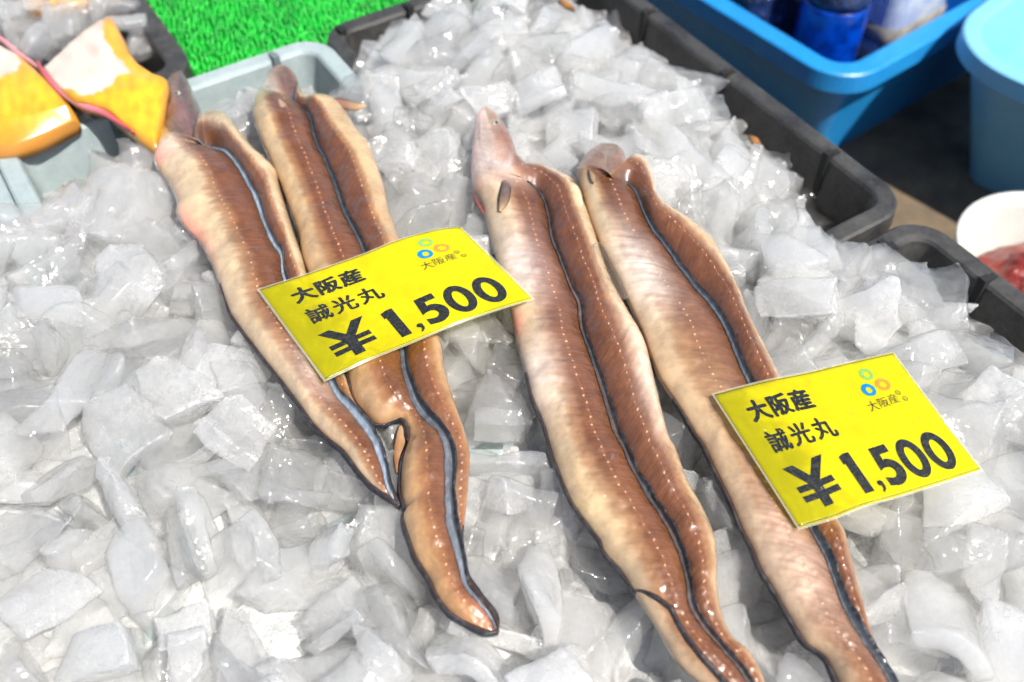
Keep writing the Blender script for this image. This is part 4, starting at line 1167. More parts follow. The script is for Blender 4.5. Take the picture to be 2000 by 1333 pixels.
(6,-0.1057,0.176,0.0231,0.476,0.568,0.629,-0.234,1.16,0),(8,-0.2,0.2465,0.0129,0.397,-0.736,-0.337,-0.433,1.01,0),(5,0.2447,0.3627,0.0212,0.524,0.166,-0.081,-0.831,1.1,0),(22,0.1511,0.1906,0.0257,0.288,0.102,-0.717,0.627,1.18,0),
(23,-0.1179,0.3082,0.0231,0.171,-0.39,-0.068,0.902,0.9,0),(7,0.1792,0.2357,0.0118,0.477,0.368,0.418,-0.68,1.09,0),(14,-0.2494,0.5304,0.0209,0.397,-0.807,0.396,-0.184,1.05,0),(3,-0.0706,0.5955,0.0434,0.009,-0.524,-0.086,0.847,0.83,0),
(13,-0.249,0.205,0.0159,0.475,-0.189,0.731,0.452,0.89,0),(24,-0.2616,0.3287,0.0067,0.883,-0.053,-0.23,-0.405,1.05,0),(0,-0.0262,0.413,0.0506,0.578,0.075,-0.074,0.809,0.87,0),(20,-0.2652,0.5722,0.0162,0.418,-0.506,-0.745,0.118,1.12,0),
(9,0.0308,0.5757,0.0383,0.67,0.138,-0.411,-0.603,0.99,0),(24,-0.1711,0.1871,0.0117,0.683,0.418,-0.282,-0.529,0.8,0),(15,-0.2155,0.4641,0.0292,0.888,-0.275,-0.355,0.095,0.89,0),(24,0.1204,0.5034,0.0356,0.144,0.653,0.444,0.596,0.94,0),
(11,-0.0372,0.2509,0.0164,0.312,0.58,0.529,-0.535,1.14,0),(5,-0.0417,0.3861,0.0115,0.046,0.888,-0.442,0.12,0.9,0),(12,0.2152,0.364,0.0316,0.241,-0.404,-0.243,0.848,0.97,0),(16,-0.049,0.6906,0.0215,0.024,0.804,-0.496,-0.327,1.06,0),
(22,-0.0406,0.632,0.0037,0.191,0.857,-0.13,0.461,1.01,0),(1,-0.0317,0.2863,0.0322,0.459,0.443,-0.679,0.364,0.82,0),(25,0.1574,0.5675,0.0173,0.571,0.637,0.404,0.324,1.04,0),(9,0.2463,0.2492,0.0205,0.216,0.561,-0.608,-0.518,0.97,0),
(17,-0.0849,0.2378,0.0047,0.963,-0.26,-0.061,-0.034,0.9,0),(10,0.1657,0.2391,0.0411,0.011,0.608,0.786,-0.111,1.07,0),(24,-0.2678,0.4598,0.01,0.216,0.847,0.224,-0.432,1.08,0),(6,0.0501,0.6772,0.0275,0.765,0.086,0.612,-0.178,0.81,0),
(11,-0.0064,0.7194,0.0285,0.348,-0.667,-0.251,-0.609,0.8,0),(18,0.1601,0.4969,0.0112,0.494,-0.779,0.365,0.127,1.1,0),(22,-0.0643,0.6638,0.026,0.093,0.574,-0.799,0.152,0.83,0),(21,0.0939,0.3325,0.0377,0.059,-0.261,0.402,-0.876,1.01,0),
(0,0.0213,0.7413,0.0183,0.473,-0.062,0.879,-0.017,0.86,0),(17,0.1498,0.5292,0.0093,0.287,0.81,-0.024,0.51,0.8,0),(22,-0.305,0.4014,0.0183,0.267,-0.311,-0.884,-0.227,0.86,0),(5,0.1435,0.4761,0.0417,0.422,0.871,-0.233,-0.093,1.03,0),
(23,0.099,0.5825,0.0267,0.206,0.399,-0.04,-0.893,0.88,0),(15,-0.0693,0.5214,0.017,0.051,0.859,0.388,0.33,1.22,0),(4,0.1038,0.2485,0.029,0.285,-0.787,-0.545,0.046,1.06,0),(16,0.1343,0.4202,0.0185,0.018,0.97,-0.097,-0.224,1.19,0),
(22,-0.0455,0.5526,0.0225,0.325,-0.75,0.486,0.308,0.81,0),(2,0.0394,0.2876,0.0338,0.837,0.081,0.47,-0.267,1,0),(2,0.1635,0.5944,0.0143,0.572,-0.571,-0.23,-0.542,0.9,0),(6,0.0267,0.2831,0.0131,0.23,0.611,0.014,-0.758,0.93,0),
(19,-0.0794,0.5746,0.0255,0.673,0.02,0.694,0.253,1.17,0),(11,-0.0211,0.7343,0.0312,0.16,-0.436,-0.861,-0.21,0.94,0),(18,0.0731,0.57,0.0399,0.449,-0.503,0.479,0.562,1.02,0),(6,-0.2314,0.3092,0.0061,0.453,0.297,0.508,-0.67,1.18,0),
(11,0.0416,0.2322,0.0002,0.685,0.249,-0.679,0.089,1.03,0),(1,0.0287,0.295,0.0314,0.277,-0.229,0.243,0.901,0.82,0),(17,-0.0927,0.516,0.0235,0.031,-0.927,-0.169,-0.333,1.2,0),(2,0.186,0.4496,0.0239,0.063,-0.548,0.819,-0.157,1.01,0),
(14,-0.0721,0.5519,0.051,0.284,0.01,0.194,-0.939,0.88,0),(21,-0.0077,0.7714,0.0248,0.385,-0.525,-0.513,-0.56,1.08,0),(25,-0.2866,0.3141,0.0311,0.659,-0.09,-0.093,-0.741,1.21,0),(15,-0.0341,0.1795,0.0181,0.81,0.014,-0.021,0.586,0.91,0),
(23,-0.1,0.6398,0.0239,0.673,0.221,0.672,0.214,0.85,0),(17,0.2096,0.4358,0.0087,0.335,-0.81,-0.356,0.325,0.89,0),(10,-0.0054,0.5733,0.0367,0.443,-0.164,0.138,-0.87,1.16,0),(25,0.0322,0.7722,0.0068,0.162,0.866,-0.386,0.275,1.02,0),
(6,0.2141,0.1886,0.0119,0.616,-0.15,-0.355,0.687,0.89,0),(17,-0.1433,0.2791,0.0078,0.632,-0.596,0.396,-0.296,0.84,0),(15,-0.0109,0.3004,0.0134,0.205,0.395,0.776,-0.447,0.93,0),(15,-0.2873,0.4772,0.004,0.187,-0.798,0.421,0.388,1.02,0),
(19,0.0123,0.6141,0.0117,0.05,0.916,0.153,-0.367,0.84,0),(16,-0.004,0.2363,0.0027,0.039,-0.673,0.242,-0.698,0.86,0),(8,-0.0091,0.276,0.0086,0.105,-0.293,-0.762,-0.567,0.81,0),(17,-0.2231,0.6401,-0.0026,0.581,0.073,0.263,-0.767,0.99,0),
(9,-0.0375,0.3522,0.0272,0.648,-0.588,-0.483,-0.025,0.93,0),(10,-0.1406,0.3915,0.0392,0.246,0.228,0.237,0.912,1.12,0),(11,0.0747,0.3349,0.0455,0.597,-0.693,-0.095,0.393,0.86,0),(1,-0.1167,0.3328,0.0115,0.568,0.334,0.547,-0.517,0.83,0),
(12,0.1307,0.6006,0.0115,0.349,-0.651,-0.652,0.173,1.19,0),(5,-0.0622,0.2951,0.0134,0.491,0.537,-0.523,-0.444,1.21,0),(2,-0.3602,0.4718,0.0035,0.401,-0.865,0.164,-0.252,1.09,0),(11,-0.011,0.5111,0.0437,0.492,-0.658,0.536,0.191,1.05,0),
(3,0.0608,0.1859,0.0011,0.72,-0.579,0.355,0.142,0.96,0),(14,0.0923,0.1926,0.0216,0.347,-0.085,-0.305,0.883,0.99,0),(14,0.1855,0.3744,0.0148,0.332,0.686,0.206,0.614,1.04,0),(17,-0.2986,0.5853,0.0236,0.314,0.076,-0.363,0.874,1.21,0),
(15,0.1023,0.5441,0.0311,0.687,0.235,0.065,0.685,0.91,0),(22,-0.0562,0.7318,0.0207,0.988,0.081,-0.091,0.095,1.1,0),(0,-0.0125,0.3671,0.0466,0.17,-0.246,-0.119,0.947,0.82,0),(7,0.1553,0.4661,0.0093,0.845,-0.35,-0.402,0.042,0.97,0),
(20,-0.2074,0.4533,0.0058,0.21,0.951,-0.22,0.045,1.19,0),(25,0.0291,0.1819,0.0027,0.015,0.799,-0.599,-0.048,0.96,0),(1,0.0585,0.6296,0.0218,0.342,0.017,0.908,0.242,1.04,0),(10,-0.2053,0.4864,0.039,0.289,0.066,-0.761,0.577,0.93,0),
(1,0.3059,0.4097,-0.0106,0.21,-0.648,0.298,0.669,0.87,0),(21,-0.1103,0.7247,0.0521,0.827,0.086,-0.539,-0.132,1.09,0),(6,0.2571,0.4042,0.0161,0.241,0.46,-0.523,0.676,0.89,0),(1,0.0545,0.2782,0.0447,0.465,-0.494,0.687,0.26,1.01,0),
(18,0.2265,0.5907,0.0068,0.701,0.452,-0.544,-0.089,1.04,0),(24,0.077,0.7799,-0.0107,0.326,-0.003,0.918,0.226,0.99,0),(22,0.0579,0.7749,-0.0087,0.225,-0.895,0.106,-0.37,0.85,0),(9,0.2341,0.5803,-0.0285,0.657,0.319,0.581,-0.36,1.17,0),
(0,0.0646,0.6598,0.0218,0.988,-0.143,-0.064,0.005,0.83,0),(6,-0.0518,0.7642,0.0286,0.157,-0.475,0.084,0.862,0.98,0),(21,-0.2007,0.1827,0.0098,0.273,0.302,-0.177,0.896,0.94,0),(2,-0.1782,0.6379,0.0046,0.18,-0.199,0.832,-0.485,1.05,0),
(23,0.0122,0.545,0.0474,0.501,0.494,0.709,-0.052,0.91,0),(18,0.1784,0.5308,0.0013,0.635,-0.109,0.549,0.533,1.04,0),(17,0.1115,0.27,0.0665,0.359,-0.612,0.679,0.186,1.19,0),(12,0.0314,0.3493,0.0382,0.649,-0.378,-0.607,-0.261,0.91,0),
(2,-0.2174,0.6,0.0264,0.504,-0.17,0.045,0.846,1.18,0),(21,-0.1025,0.7274,0.0151,0.279,-0.743,0.246,0.556,0.83,0),(10,-0.0906,0.6966,0.0005,0.147,-0.224,-0.962,-0.043,1.17,0),(10,0.1947,0.5,0.0061,0.599,-0.197,0.229,-0.742,1.15,0),
(18,-0.2661,0.2306,0.0138,0.729,-0.131,0.457,0.493,1.05,0),(14,-0.062,0.2031,0.0197,0.433,-0.385,-0.69,0.434,0.88,0),(18,0.2887,0.4427,0.0078,0.456,0.472,-0.301,0.692,0.98,0),(21,0.0293,0.8027,0.0237,0.362,0.324,-0.723,0.491,1.2,0),
(0,0.2149,0.2635,0.0194,0.494,-0.188,-0.123,0.84,0.94,0),(13,0.1542,0.2081,0.0253,0.174,-0.783,-0.589,0.1,0.91,0),(9,-0.2755,0.2579,0.0035,0.289,0.024,-0.209,-0.934,1.11,0),(11,0.0582,0.5793,0.0114,0.186,-0.906,-0.333,-0.187,1,0),
(11,0.0147,0.429,0.0265,0.037,-0.826,-0.213,-0.52,1.14,0),(15,-0.0059,0.3609,0.0123,0.388,-0.569,-0.405,-0.602,0.95,0),(1,0.1161,0.3045,0.007,0.011,1,0.022,-0.008,0.93,0),(22,-0.0483,0.3883,0.0348,0.653,-0.675,0.065,-0.336,1.02,0),
(8,-0.0978,0.6672,0.0128,0.31,0.561,-0.479,0.6,1.15,0),(24,-0.1703,0.5862,0.0366,0.164,0.219,0.93,0.245,1.2,0),(3,0.1916,0.5374,0.0239,0.24,0.763,0.291,-0.525,1.2,0),(4,-0.2368,0.2059,-0.0016,0.028,0.678,0.732,-0.066,1.18,0),
(8,-0.0874,0.3136,0.0124,0.495,0.489,-0.551,0.462,1.21,0),(25,-0.2342,0.4484,0.0072,0.761,-0.399,0.247,-0.447,1.03,0),(17,0.197,0.6179,0.0117,0.127,-0.064,0.99,-0.014,1,0),(18,-0.0529,0.3252,0.0429,0.398,-0.807,0.261,-0.352,1.13,0),
(25,-0.0394,0.4534,0.0411,0.009,-0.4,0.046,0.915,1,0),(8,0.1343,0.6443,0.0271,0.177,0.376,0.816,-0.402,0.84,0),(11,-0.1058,0.1998,-0.0016,0.514,-0.553,0.34,0.561,0.96,0),(5,0.2435,0.4417,0.0116,0.746,-0.352,0.074,-0.56,1.1,0),
(0,0.0863,0.3078,0.0307,0.532,-0.462,-0.223,-0.674,1.03,0),(23,-0.0772,0.2108,0.0034,0.105,-0.841,-0.282,-0.45,0.89,0),(5,0.0033,0.3987,0.0204,0.62,0.766,0.123,-0.119,1.22,0),(21,0.2895,0.311,0.0075,0.159,0.406,0.042,-0.899,1.11,0),
(12,-0.2166,0.4901,0.0123,0.633,-0.59,0.111,-0.489,0.87,0),(20,0.0498,0.7434,0.008,0.062,0.15,-0.974,-0.159,0.94,0),(5,-0.1271,0.2973,0.004,0.791,-0.265,-0.274,-0.478,0.82,0),(0,-0.1093,0.5642,0.0427,0.155,-0.054,0.256,-0.953,1.06,0),
(18,0.1274,0.4525,0.0109,0.415,0.109,-0.144,0.892,1.06,1),(8,0.0326,0.2591,-0.0038,0.238,0.68,-0.261,0.643,0.82,1),(21,-0.331,0.4216,0.0279,0.578,0.475,0.509,-0.426,0.91,1),(13,-0.02,0.5837,0.0139,0.1,0.222,0.97,-0.027,1.13,1),
(19,0.1385,0.6413,0.0032,0.943,-0.174,0.222,0.178,0.93,1),(13,-0.0598,0.5978,0.0166,0.41,0.704,-0.187,-0.549,0.92,1),(18,-0.2283,0.4264,0.006,0.231,-0.865,0.396,0.205,0.82,1),(17,0.0758,0.363,0.0264,0.559,0.668,0.331,0.364,1.02,1),
(17,-0.0838,0.3228,0.0408,0.507,0.55,-0.344,-0.567,0.99,1),(18,-0.0068,0.769,0.0092,0.466,-0.599,0.453,0.468,1.14,1),(22,0.0978,0.3591,0.0147,0.633,0.043,-0.691,-0.346,1.01,1),(2,0.1665,0.6556,0.0173,0.545,-0.767,-0.008,0.339,1.2,1),
(17,0.3276,0.374,-0.0075,0.082,-0.975,0.144,0.151,1.08,1),(20,0.2486,0.3232,0.0218,0.751,0.187,-0.233,0.588,1.11,1),(10,-0.2434,0.3697,0.0158,0.876,0.004,-0.402,-0.266,0.98,1),(1,0.1345,0.5398,0.0147,0.141,0.191,-0.078,0.968,0.92,1),
(5,-0.2289,0.1805,0.0066,0.117,0.152,-0.931,-0.31,0.93,1),(9,0.1773,0.4156,0.0033,0.353,-0.513,0.749,0.225,0.88,1),(20,-0.0583,0.6343,0.0103,0.416,-0.587,-0.608,-0.336,0.89,1),(16,-0.1815,0.3357,0.0091,0.436,-0.515,0.673,0.303,1.04,1),
(25,0.1026,0.2496,0.0006,0.231,-0.424,0.832,-0.273,0.98,1),(6,0.1351,0.239,-0.0024,0.208,-0.663,0.345,0.631,0.83,1),(14,0.2265,0.226,0.0024,0.263,-0.125,0.279,-0.915,0.89,1),(3,0.0796,0.6191,0.0006,0.642,0.628,-0.345,0.274,0.95,1),
(11,-0.0868,0.6149,0.0117,0.74,0.037,0.595,0.312,0.93,1),(22,-0.2674,0.5094,-0.0012,0.425,-0.284,-0.852,0.115,0.95,1),(17,0.1063,0.6218,0.0184,0.688,0.241,0.682,0.064,0.96,1),(17,0.19,0.5864,-0.002,0.472,0.411,0.422,-0.656,0.82,1),
(3,0.1188,0.2976,0.0331,0.643,-0.249,-0.655,0.309,0.94,1),(13,0.0795,0.7322,0.016,0.235,0.024,0.587,-0.774,1.13,1),(13,-0.1502,0.3952,0.021,0.775,-0.399,-0.418,0.254,0.85,1),(15,0.1892,0.6436,0.0028,0.623,0.495,0.462,-0.392,0.95,1),
(13,-0.0244,0.3159,-0.0024,0.31,-0.67,-0.293,-0.607,0.9,1),(22,0.023,0.5801,0.0081,0.157,-0.375,0.913,-0.038,1.03,1),(7,0.2805,0.449,0.0161,0.223,0.137,0.962,-0.077,1.07,1),(23,-0.1619,0.4578,0.0407,0.544,0.291,0.758,-0.211,1.22,1),
(10,0.2125,0.6031,-0.0069,0.091,-0.598,0.475,0.639,0.9,1),(0,-0.0938,0.7631,0.0401,0.743,0.068,-0.219,0.629,1.22,1),(0,0.167,0.6219,-0.0018,0.292,-0.683,0.142,0.654,1.02,1),(11,0.0533,0.6907,0.0121,0.81,-0.203,0.551,0.005,1.18,1),
(14,0.1154,0.3308,0.0074,0.522,-0.547,-0.488,-0.437,0.99,1),(21,-0.1871,0.685,0.0012,0.423,0.606,0.551,-0.387,1.21,1),(23,-0.1769,0.6783,0.0391,0.503,-0.21,0.331,0.77,1.03,1),(17,0.0505,0.5461,0.0344,0.244,0.718,-0.627,-0.176,1.07,1),
(23,0.124,0.4684,0.0285,0.223,-0.527,-0.767,-0.291,1.11,1),(17,0.0653,0.8216,-0.0151,0.276,-0.178,0.761,0.559,1.03,1),(4,-0.2002,0.6596,0.0214,0.917,0.167,0.359,0.054,1.04,1),(21,-0.0533,0.5746,0.0145,0.441,-0.655,0.339,0.511,0.83,1),
(3,-0.0147,0.5122,0.0126,0.032,0.397,0.884,-0.243,1.16,1),(9,0.0642,0.1693,0.0289,0.406,0.158,0.887,-0.151,1.19,1),(19,-0.1366,0.3703,0.0049,0.966,-0.206,-0.055,0.143,1.19,1),(15,0.0343,0.6454,0.0061,0.332,0.551,0.584,0.495,1.06,1),
(15,0.2123,0.2981,0.0204,0.255,0.186,0.912,0.261,0.88,1),(15,-0.0224,0.485,0.0397,0.88,-0.3,-0.165,-0.331,0.94,1),(25,-0.0844,0.2744,0.0006,0.602,-0.281,-0.025,0.747,0.85,1),(24,0.0225,0.3778,0.0315,0.381,-0.191,0.262,-0.866,1.15,1),
(21,-0.2058,0.514,0.0304,0.456,-0.516,0.532,0.493,1.08,1),(22,0.019,0.679,0.0197,0.056,0.033,0.945,0.322,0.93,1),(15,0.2009,0.2958,0.0319,0.145,-0.864,0.298,-0.379,0.83,1),(7,-0.3266,0.462,-0.0009,0.487,-0.345,0.505,-0.623,0.92,1),
(10,-0.2559,0.422,0.0136,0.767,0.005,0.628,-0.126,0.91,1),(20,-0.1386,0.4967,0.0105,0.291,0.451,-0.809,-0.238,1.09,1),(17,0.1125,0.7651,-0.0159,0.126,-0.867,-0.385,-0.29,1.16,1),(20,0.0893,0.6117,0.015,0.604,-0.509,-0.467,0.397,0.81,1),
(22,-0.1443,0.677,0.0076,0.86,-0.321,-0.039,0.396,0.87,1),(21,0.0411,0.5459,0.0099,0.718,0.495,-0.489,-0.031,1.03,1),(4,0.013,0.4318,0.0075,0.679,-0.292,-0.143,-0.658,1.16,1),(13,-0.3443,0.4886,-0.0115,0.589,-0.337,-0.732,-0.066,1.15,1),
(10,-0.2855,0.4405,0.0101,0.504,-0.161,-0.171,-0.831,1.19,1),(9,-0.0864,0.7389,-0.0048,0.828,0.407,-0.164,0.35,1.03,1),(19,-0.0552,0.3937,0.0607,0.606,0.098,-0.166,-0.771,0.81,1),(17,0.0349,0.3329,0.0391,0.432,0.72,-0.096,0.534,0.8,1),
(3,0.0775,0.6316,0.0173,0.254,0.286,0.699,-0.604,0.91,1),(8,-0.2858,0.6132,0.0196,0.06,0.815,-0.398,0.418,1.15,1),(14,-0.024,0.7858,0.0347,0.318,-0.054,0.94,-0.114,1,1),(15,-0.3144,0.4263,0.007,0.245,0.703,-0.666,-0.045,1.02,1),
(21,-0.2263,0.3743,0.0077,0.751,-0.538,0.363,0.122,1.13,1),(18,-0.108,0.6031,0.0042,0.778,-0.57,-0.262,-0.023,0.9,1),(12,0.1119,0.7729,0.0195,0.148,0.826,-0.024,-0.543,1.12,1),(0,0.261,0.3765,0.0016,0.843,0.433,0.075,0.311,0.8,1),
(1,-0.0349,0.29,0.0085,0.452,0.795,0.127,0.384,1.14,1),(14,-0.0243,0.7264,0.0004,0.001,-0.477,-0.879,-0.001,1.16,1),(23,-0.3555,0.5912,-0.0508,0.134,-0.444,-0.071,0.883,1.16,1),(0,-0.3045,0.5562,-0.001,0.477,-0.862,0.014,-0.173,0.92,1),
(10,0.1895,0.6573,-0.0284,0.578,-0.679,0.344,-0.294,1.18,1),(13,-0.0699,0.3472,0.0306,0.147,-0.094,0.433,0.884,1.07,1),(22,-0.186,0.579,0.0061,0.726,0.037,-0.233,-0.646,0.92,1),(22,0.1477,0.4309,0.0025,0.238,-0.819,0.207,-0.479,0.9,1),
(10,0.0405,0.3484,0.0037,0.035,-0.871,0.48,0.097,1.01,1),(21,0.2207,0.3932,0.0015,0.22,-0.547,0.462,0.663,1.18,1),(23,-0.1701,0.5026,0.0304,0.273,-0.413,-0.583,-0.644,1.11,1),(9,0.2476,0.2871,0.0084,0.192,-0.18,-0.706,0.658,1.05,1),
(23,0.0878,0.4206,0.0076,0.355,0.717,0.523,-0.295,1.04,1),(3,0.1074,0.7488,-0.0077,0.208,0.504,-0.655,0.523,0.92,1),(6,-0.2454,0.2979,-0.0035,0.504,0.548,0.459,-0.485,0.83,1),(25,-0.1166,0.6599,0.0276,0.062,0.458,-0.6,-0.653,0.87,1),
(4,0.213,0.4932,0.0272,0.729,0.149,-0.213,-0.633,0.89,1),(22,-0.3445,0.5959,-0.0117,0.129,0.546,0.66,0.499,1.15,1),(7,-0.1319,0.6168,0.0358,0.472,-0.091,0.857,0.186,0.97,1),(14,-0.2399,0.266,0.0034,0.615,0.67,-0.282,-0.306,0.8,1),
(2,-0.2037,0.4246,-0.002,0.013,0.746,0.666,0.02,0.83,1),(8,-0.1925,0.2897,0.0004,0.644,0.046,0.743,-0.175,1.19,1),(5,0.0838,0.7374,-0.0102,0.083,0.527,-0.846,0.018,1.12,1),(14,-0.203,0.3766,0.0055,0.616,-0.518,-0.272,0.527,1.06,1),
(22,-0.0987,0.7638,-0.0042,0.344,-0.534,0.678,0.371,1.04,1),(12,-0.3494,0.6185,-0.0697,0.673,0.387,0.563,-0.283,0.95,1),(12,0.0036,0.7083,0.0148,0.72,-0.013,0.079,-0.689,0.97,1),(8,-0.0708,0.7932,0.0225,0.811,-0.251,-0.522,0.082,0.84,1),
(19,-0.0231,0.4561,0.0076,0.228,0.575,-0.197,0.761,0.86,1),(1,0.0795,0.8095,0.0184,0.585,-0.156,-0.434,-0.667,1.18,1),(20,0.2097,0.5541,-0.0053,0.646,-0.325,-0.545,0.424,0.82,1),(15,0.0842,0.4135,0.0274,0.958,-0.047,0.023,0.281,0.95,1),
(24,0.0517,0.8118,-0.0032,0.53,-0.608,0.53,0.264,1.05,1),(7,-0.2207,0.2798,-0.0005,0.851,-0.27,0.062,-0.447,0.89,1),(13,-0.1759,0.5393,0.0243,0.637,0.444,0.344,0.528,0.94,1),(15,0.2717,0.3649,0.0034,0.164,0.128,-0.889,-0.408,0.85,1),
(17,0.0552,0.4405,0.0221,0.811,-0.492,-0.296,0.109,0.82,1),(7,0.255,0.2466,0.0029,0.1,0.571,0.779,0.237,1.05,1),(3,0.093,0.3922,0.0228,0.564,0.3,-0.211,0.74,0.94,1),(4,0.1765,0.6058,0.0333,0.067,-0.631,-0.715,0.294,0.97,1),
(0,-0.1658,0.5525,0.015,0.743,0.359,-0.419,0.38,1.16,1),(19,0.2235,0.6189,-0.0409,0.322,-0.704,-0.067,-0.629,0.99,1),(21,-0.1192,0.6749,-0.0112,0.169,-0.667,0.571,0.448,1.03,1),(10,0.1359,0.632,-0.0081,0.901,-0.135,0.247,0.331,1.01,1),
(19,0.0043,0.4864,0.0004,0.179,-0.924,-0.336,0.038,1.14,1),(11,-0.1747,0.313,-0.001,0.038,0.634,-0.268,-0.725,1,1),(2,0.0241,0.3111,-0.002,0.037,0.658,-0.751,-0.031,0.86,1),(20,-0.3058,0.5959,-0.0048,0.584,-0.653,-0.472,-0.1,0.95,1),
(10,-0.1919,0.6046,-0.0032,0.971,-0.225,0.045,0.07,0.9,1),(10,-0.0659,0.6612,0.0102,0.119,0.599,0.78,-0.133,0.92,1),(2,-0.1819,0.6708,-0.0216,0.15,0.969,0.191,0.042,1.09,1),(24,0.1559,0.3742,0.0169,0.407,0.789,-0.451,-0.092,1.17,1),
(0,-0.3382,0.5483,-0.0081,0.816,0.04,-0.125,-0.563,1.07,1),(22,-0.1691,0.6166,0.0297,0.227,-0.962,-0.097,-0.119,1.08,1),(11,-0.1785,0.7032,-0.0089,0.488,-0.021,-0.787,-0.378,1.02,1),(21,-0.0347,0.5986,0.0379,0.538,-0.592,0.564,0.206,1.03,1),
(21,0.0235,0.4174,0.0478,0.625,0.089,0.773,0.064,1.14,1),(24,0.185,0.2885,0.0411,0.614,-0.023,0.411,0.674,0.96,1),(7,-0.2153,0.6232,0.002,0.17,-0.279,-0.921,-0.213,0.83,1),(9,-0.2674,0.6514,-0.0332,0.28,-0.691,0.431,-0.508,1.16,1),
(16,0.1581,0.7138,-0.0389,0.985,-0.011,-0.004,0.173,1.04,1),(0,-0.1272,0.716,-0.0322,0.623,-0.1,-0.378,0.677,1.06,1),(1,0.0726,0.8341,-0.0435,0.716,-0.006,0.277,0.641,1.06,1),(15,0.133,0.7321,-0.032,0.265,-0.637,0.482,-0.54,0.95,1),
(4,0.2629,0.5231,-0.0559,0.203,0.921,0.243,-0.228,1.21,1),(15,-0.0758,0.7842,-0.0162,0.802,0.276,0.348,-0.398,1.21,1),(0,0.1903,0.617,-0.0232,0.234,0.581,-0.752,0.204,1.07,1),(18,-0.1462,0.714,-0.0484,0.242,0.078,0.912,-0.322,0.96,1),
(16,0.3751,0.3644,-0.015,0.334,-0.904,-0.068,0.257,1.13,1),(12,0.0466,0.8673,-0.0797,0.119,0.078,-0.949,0.282,0.96,1),(13,0.3373,0.4171,-0.033,0.482,0.157,-0.848,0.157,0.93,1),(2,0.0122,0.8558,-0.0385,0.424,-0.766,0.044,0.481,0.88,1),
(9,0.0376,0.832,-0.0198,0.517,-0.77,-0.332,0.174,1.03,1),(15,-0.1081,0.3982,0.0259,0.105,0.658,-0.565,0.487,1.21,1),(22,0.2432,0.5566,-0.0484,0.255,0.959,-0.016,0.126,1.05,1),(12,0.1424,0.3121,0.0236,0.048,-0.718,-0.518,-0.463,1.13,1),
(18,0.0097,0.4686,0.0252,0.414,0.497,0.647,-0.403,1.07,1),(19,0.2681,0.4728,-0.0106,0.017,-0.604,-0.668,0.434,0.96,1),(25,0.2575,0.5172,-0.0277,0.148,0.128,-0.781,0.593,1.21,1),(6,-0.0076,0.8395,-0.0274,0.042,0.143,-0.978,0.144,1.03,1),
(8,-0.1476,0.7036,-0.0162,0.32,-0.68,0.611,-0.249,1.04,1),(10,-0.0519,0.8172,-0.0047,0.619,-0.339,-0.621,-0.341,1.03,1),(0,-0.1445,0.7505,-0.0297,0.465,-0.175,0.812,0.307,0.93,1),(24,0.0223,0.8438,-0.0301,0.021,-0.659,0.613,0.435,0.93,1),
(1,-0.1248,0.7108,-0.0008,0.615,-0.746,0.111,-0.23,1.07,1),(16,0.1392,0.7137,0.0003,0.117,0.892,0.145,-0.413,1.21,1),(22,0.054,0.8636,-0.0579,0.834,-0.141,-0.106,-0.524,1,1),(22,0.1355,0.3457,0.0278,0.342,0.881,0.124,0.302,0.93,1),
(17,-0.333,0.6038,-0.0284,0.086,0.6,0.612,0.508,1,1),(24,-0.2303,0.5576,0.0242,0.089,0.257,0.115,-0.955,1.06,1),(0,0.0926,0.7977,-0.0303,0.172,0.942,-0.172,-0.231,0.94,1),(18,-0.1854,0.7117,-0.0324,0.016,0.537,0.358,0.764,1.18,1),
(19,-0.0373,0.43,0.033,0.28,0.916,0.267,-0.102,0.9,1),(16,0.116,0.4049,0.0308,0.216,-0.06,-0.933,-0.281,0.88,1),(22,0.2282,0.5435,-0.0171,0.086,0.975,-0.194,0.073,0.9,1),(21,0.2661,0.2,0.0204,0.976,0.187,0.08,0.082,0.95,1),
(13,-0.1477,0.582,0.0233,0.85,-0.128,0.499,-0.106,0.87,1),(15,0.0512,0.8584,-0.0357,0.259,0.029,-0.256,-0.931,0.96,1),(0,-0.0899,0.7739,0.0211,0.027,0.897,-0.442,0.013,1.06,1),(2,-0.3041,0.5226,0.0025,0.76,-0.14,-0.04,0.633,1.13,1),
(6,0.2937,0.4815,-0.0325,0.107,-0.552,0.592,0.578,0.92,1),(19,0.2999,0.4996,-0.0321,0.675,0.54,-0.456,-0.211,0.96,1),(11,-0.2561,0.6679,-0.0161,0.199,-0.892,-0.091,-0.396,1.18,1),(5,-0.3956,0.5703,-0.0419,0.6,0.06,0.184,-0.776,1.21,1),
(14,0.2431,0.4811,0.0022,0.201,0.185,-0.334,-0.902,1.01,1),(23,-0.124,0.5145,0.0319,0.242,0.779,0.468,-0.34,1.22,1),(4,0.3204,0.3539,0.0089,0.302,-0.934,0.056,0.183,1.13,1),(12,-0.097,0.5345,0.0575,0.835,0.122,0.474,0.251,1.04,1),
(16,-0.0454,0.7851,0.0072,0.312,0.368,0.481,-0.732,0.84,1),(25,-0.0122,0.4475,0.0417,0.066,-0.902,0.226,-0.361,1.04,1),(0,-0.3833,0.5705,-0.0264,0.996,-0.038,0.064,0.047,1.02,1),(12,0.0749,0.2759,0.0343,0.249,0.335,0.882,-0.217,1.15,1),
(8,0.2062,0.3557,0.0409,0.492,-0.831,-0.063,0.252,1.17,1),(16,-0.3028,0.6264,-0.0056,0.316,-0.159,-0.236,0.905,1.07,1),(25,-0.1215,0.5373,0.0499,0.805,-0.261,0.325,0.422,0.91,1),(22,0.1188,0.7364,0.0092,0.134,-0.626,0.636,-0.431,1.04,1),
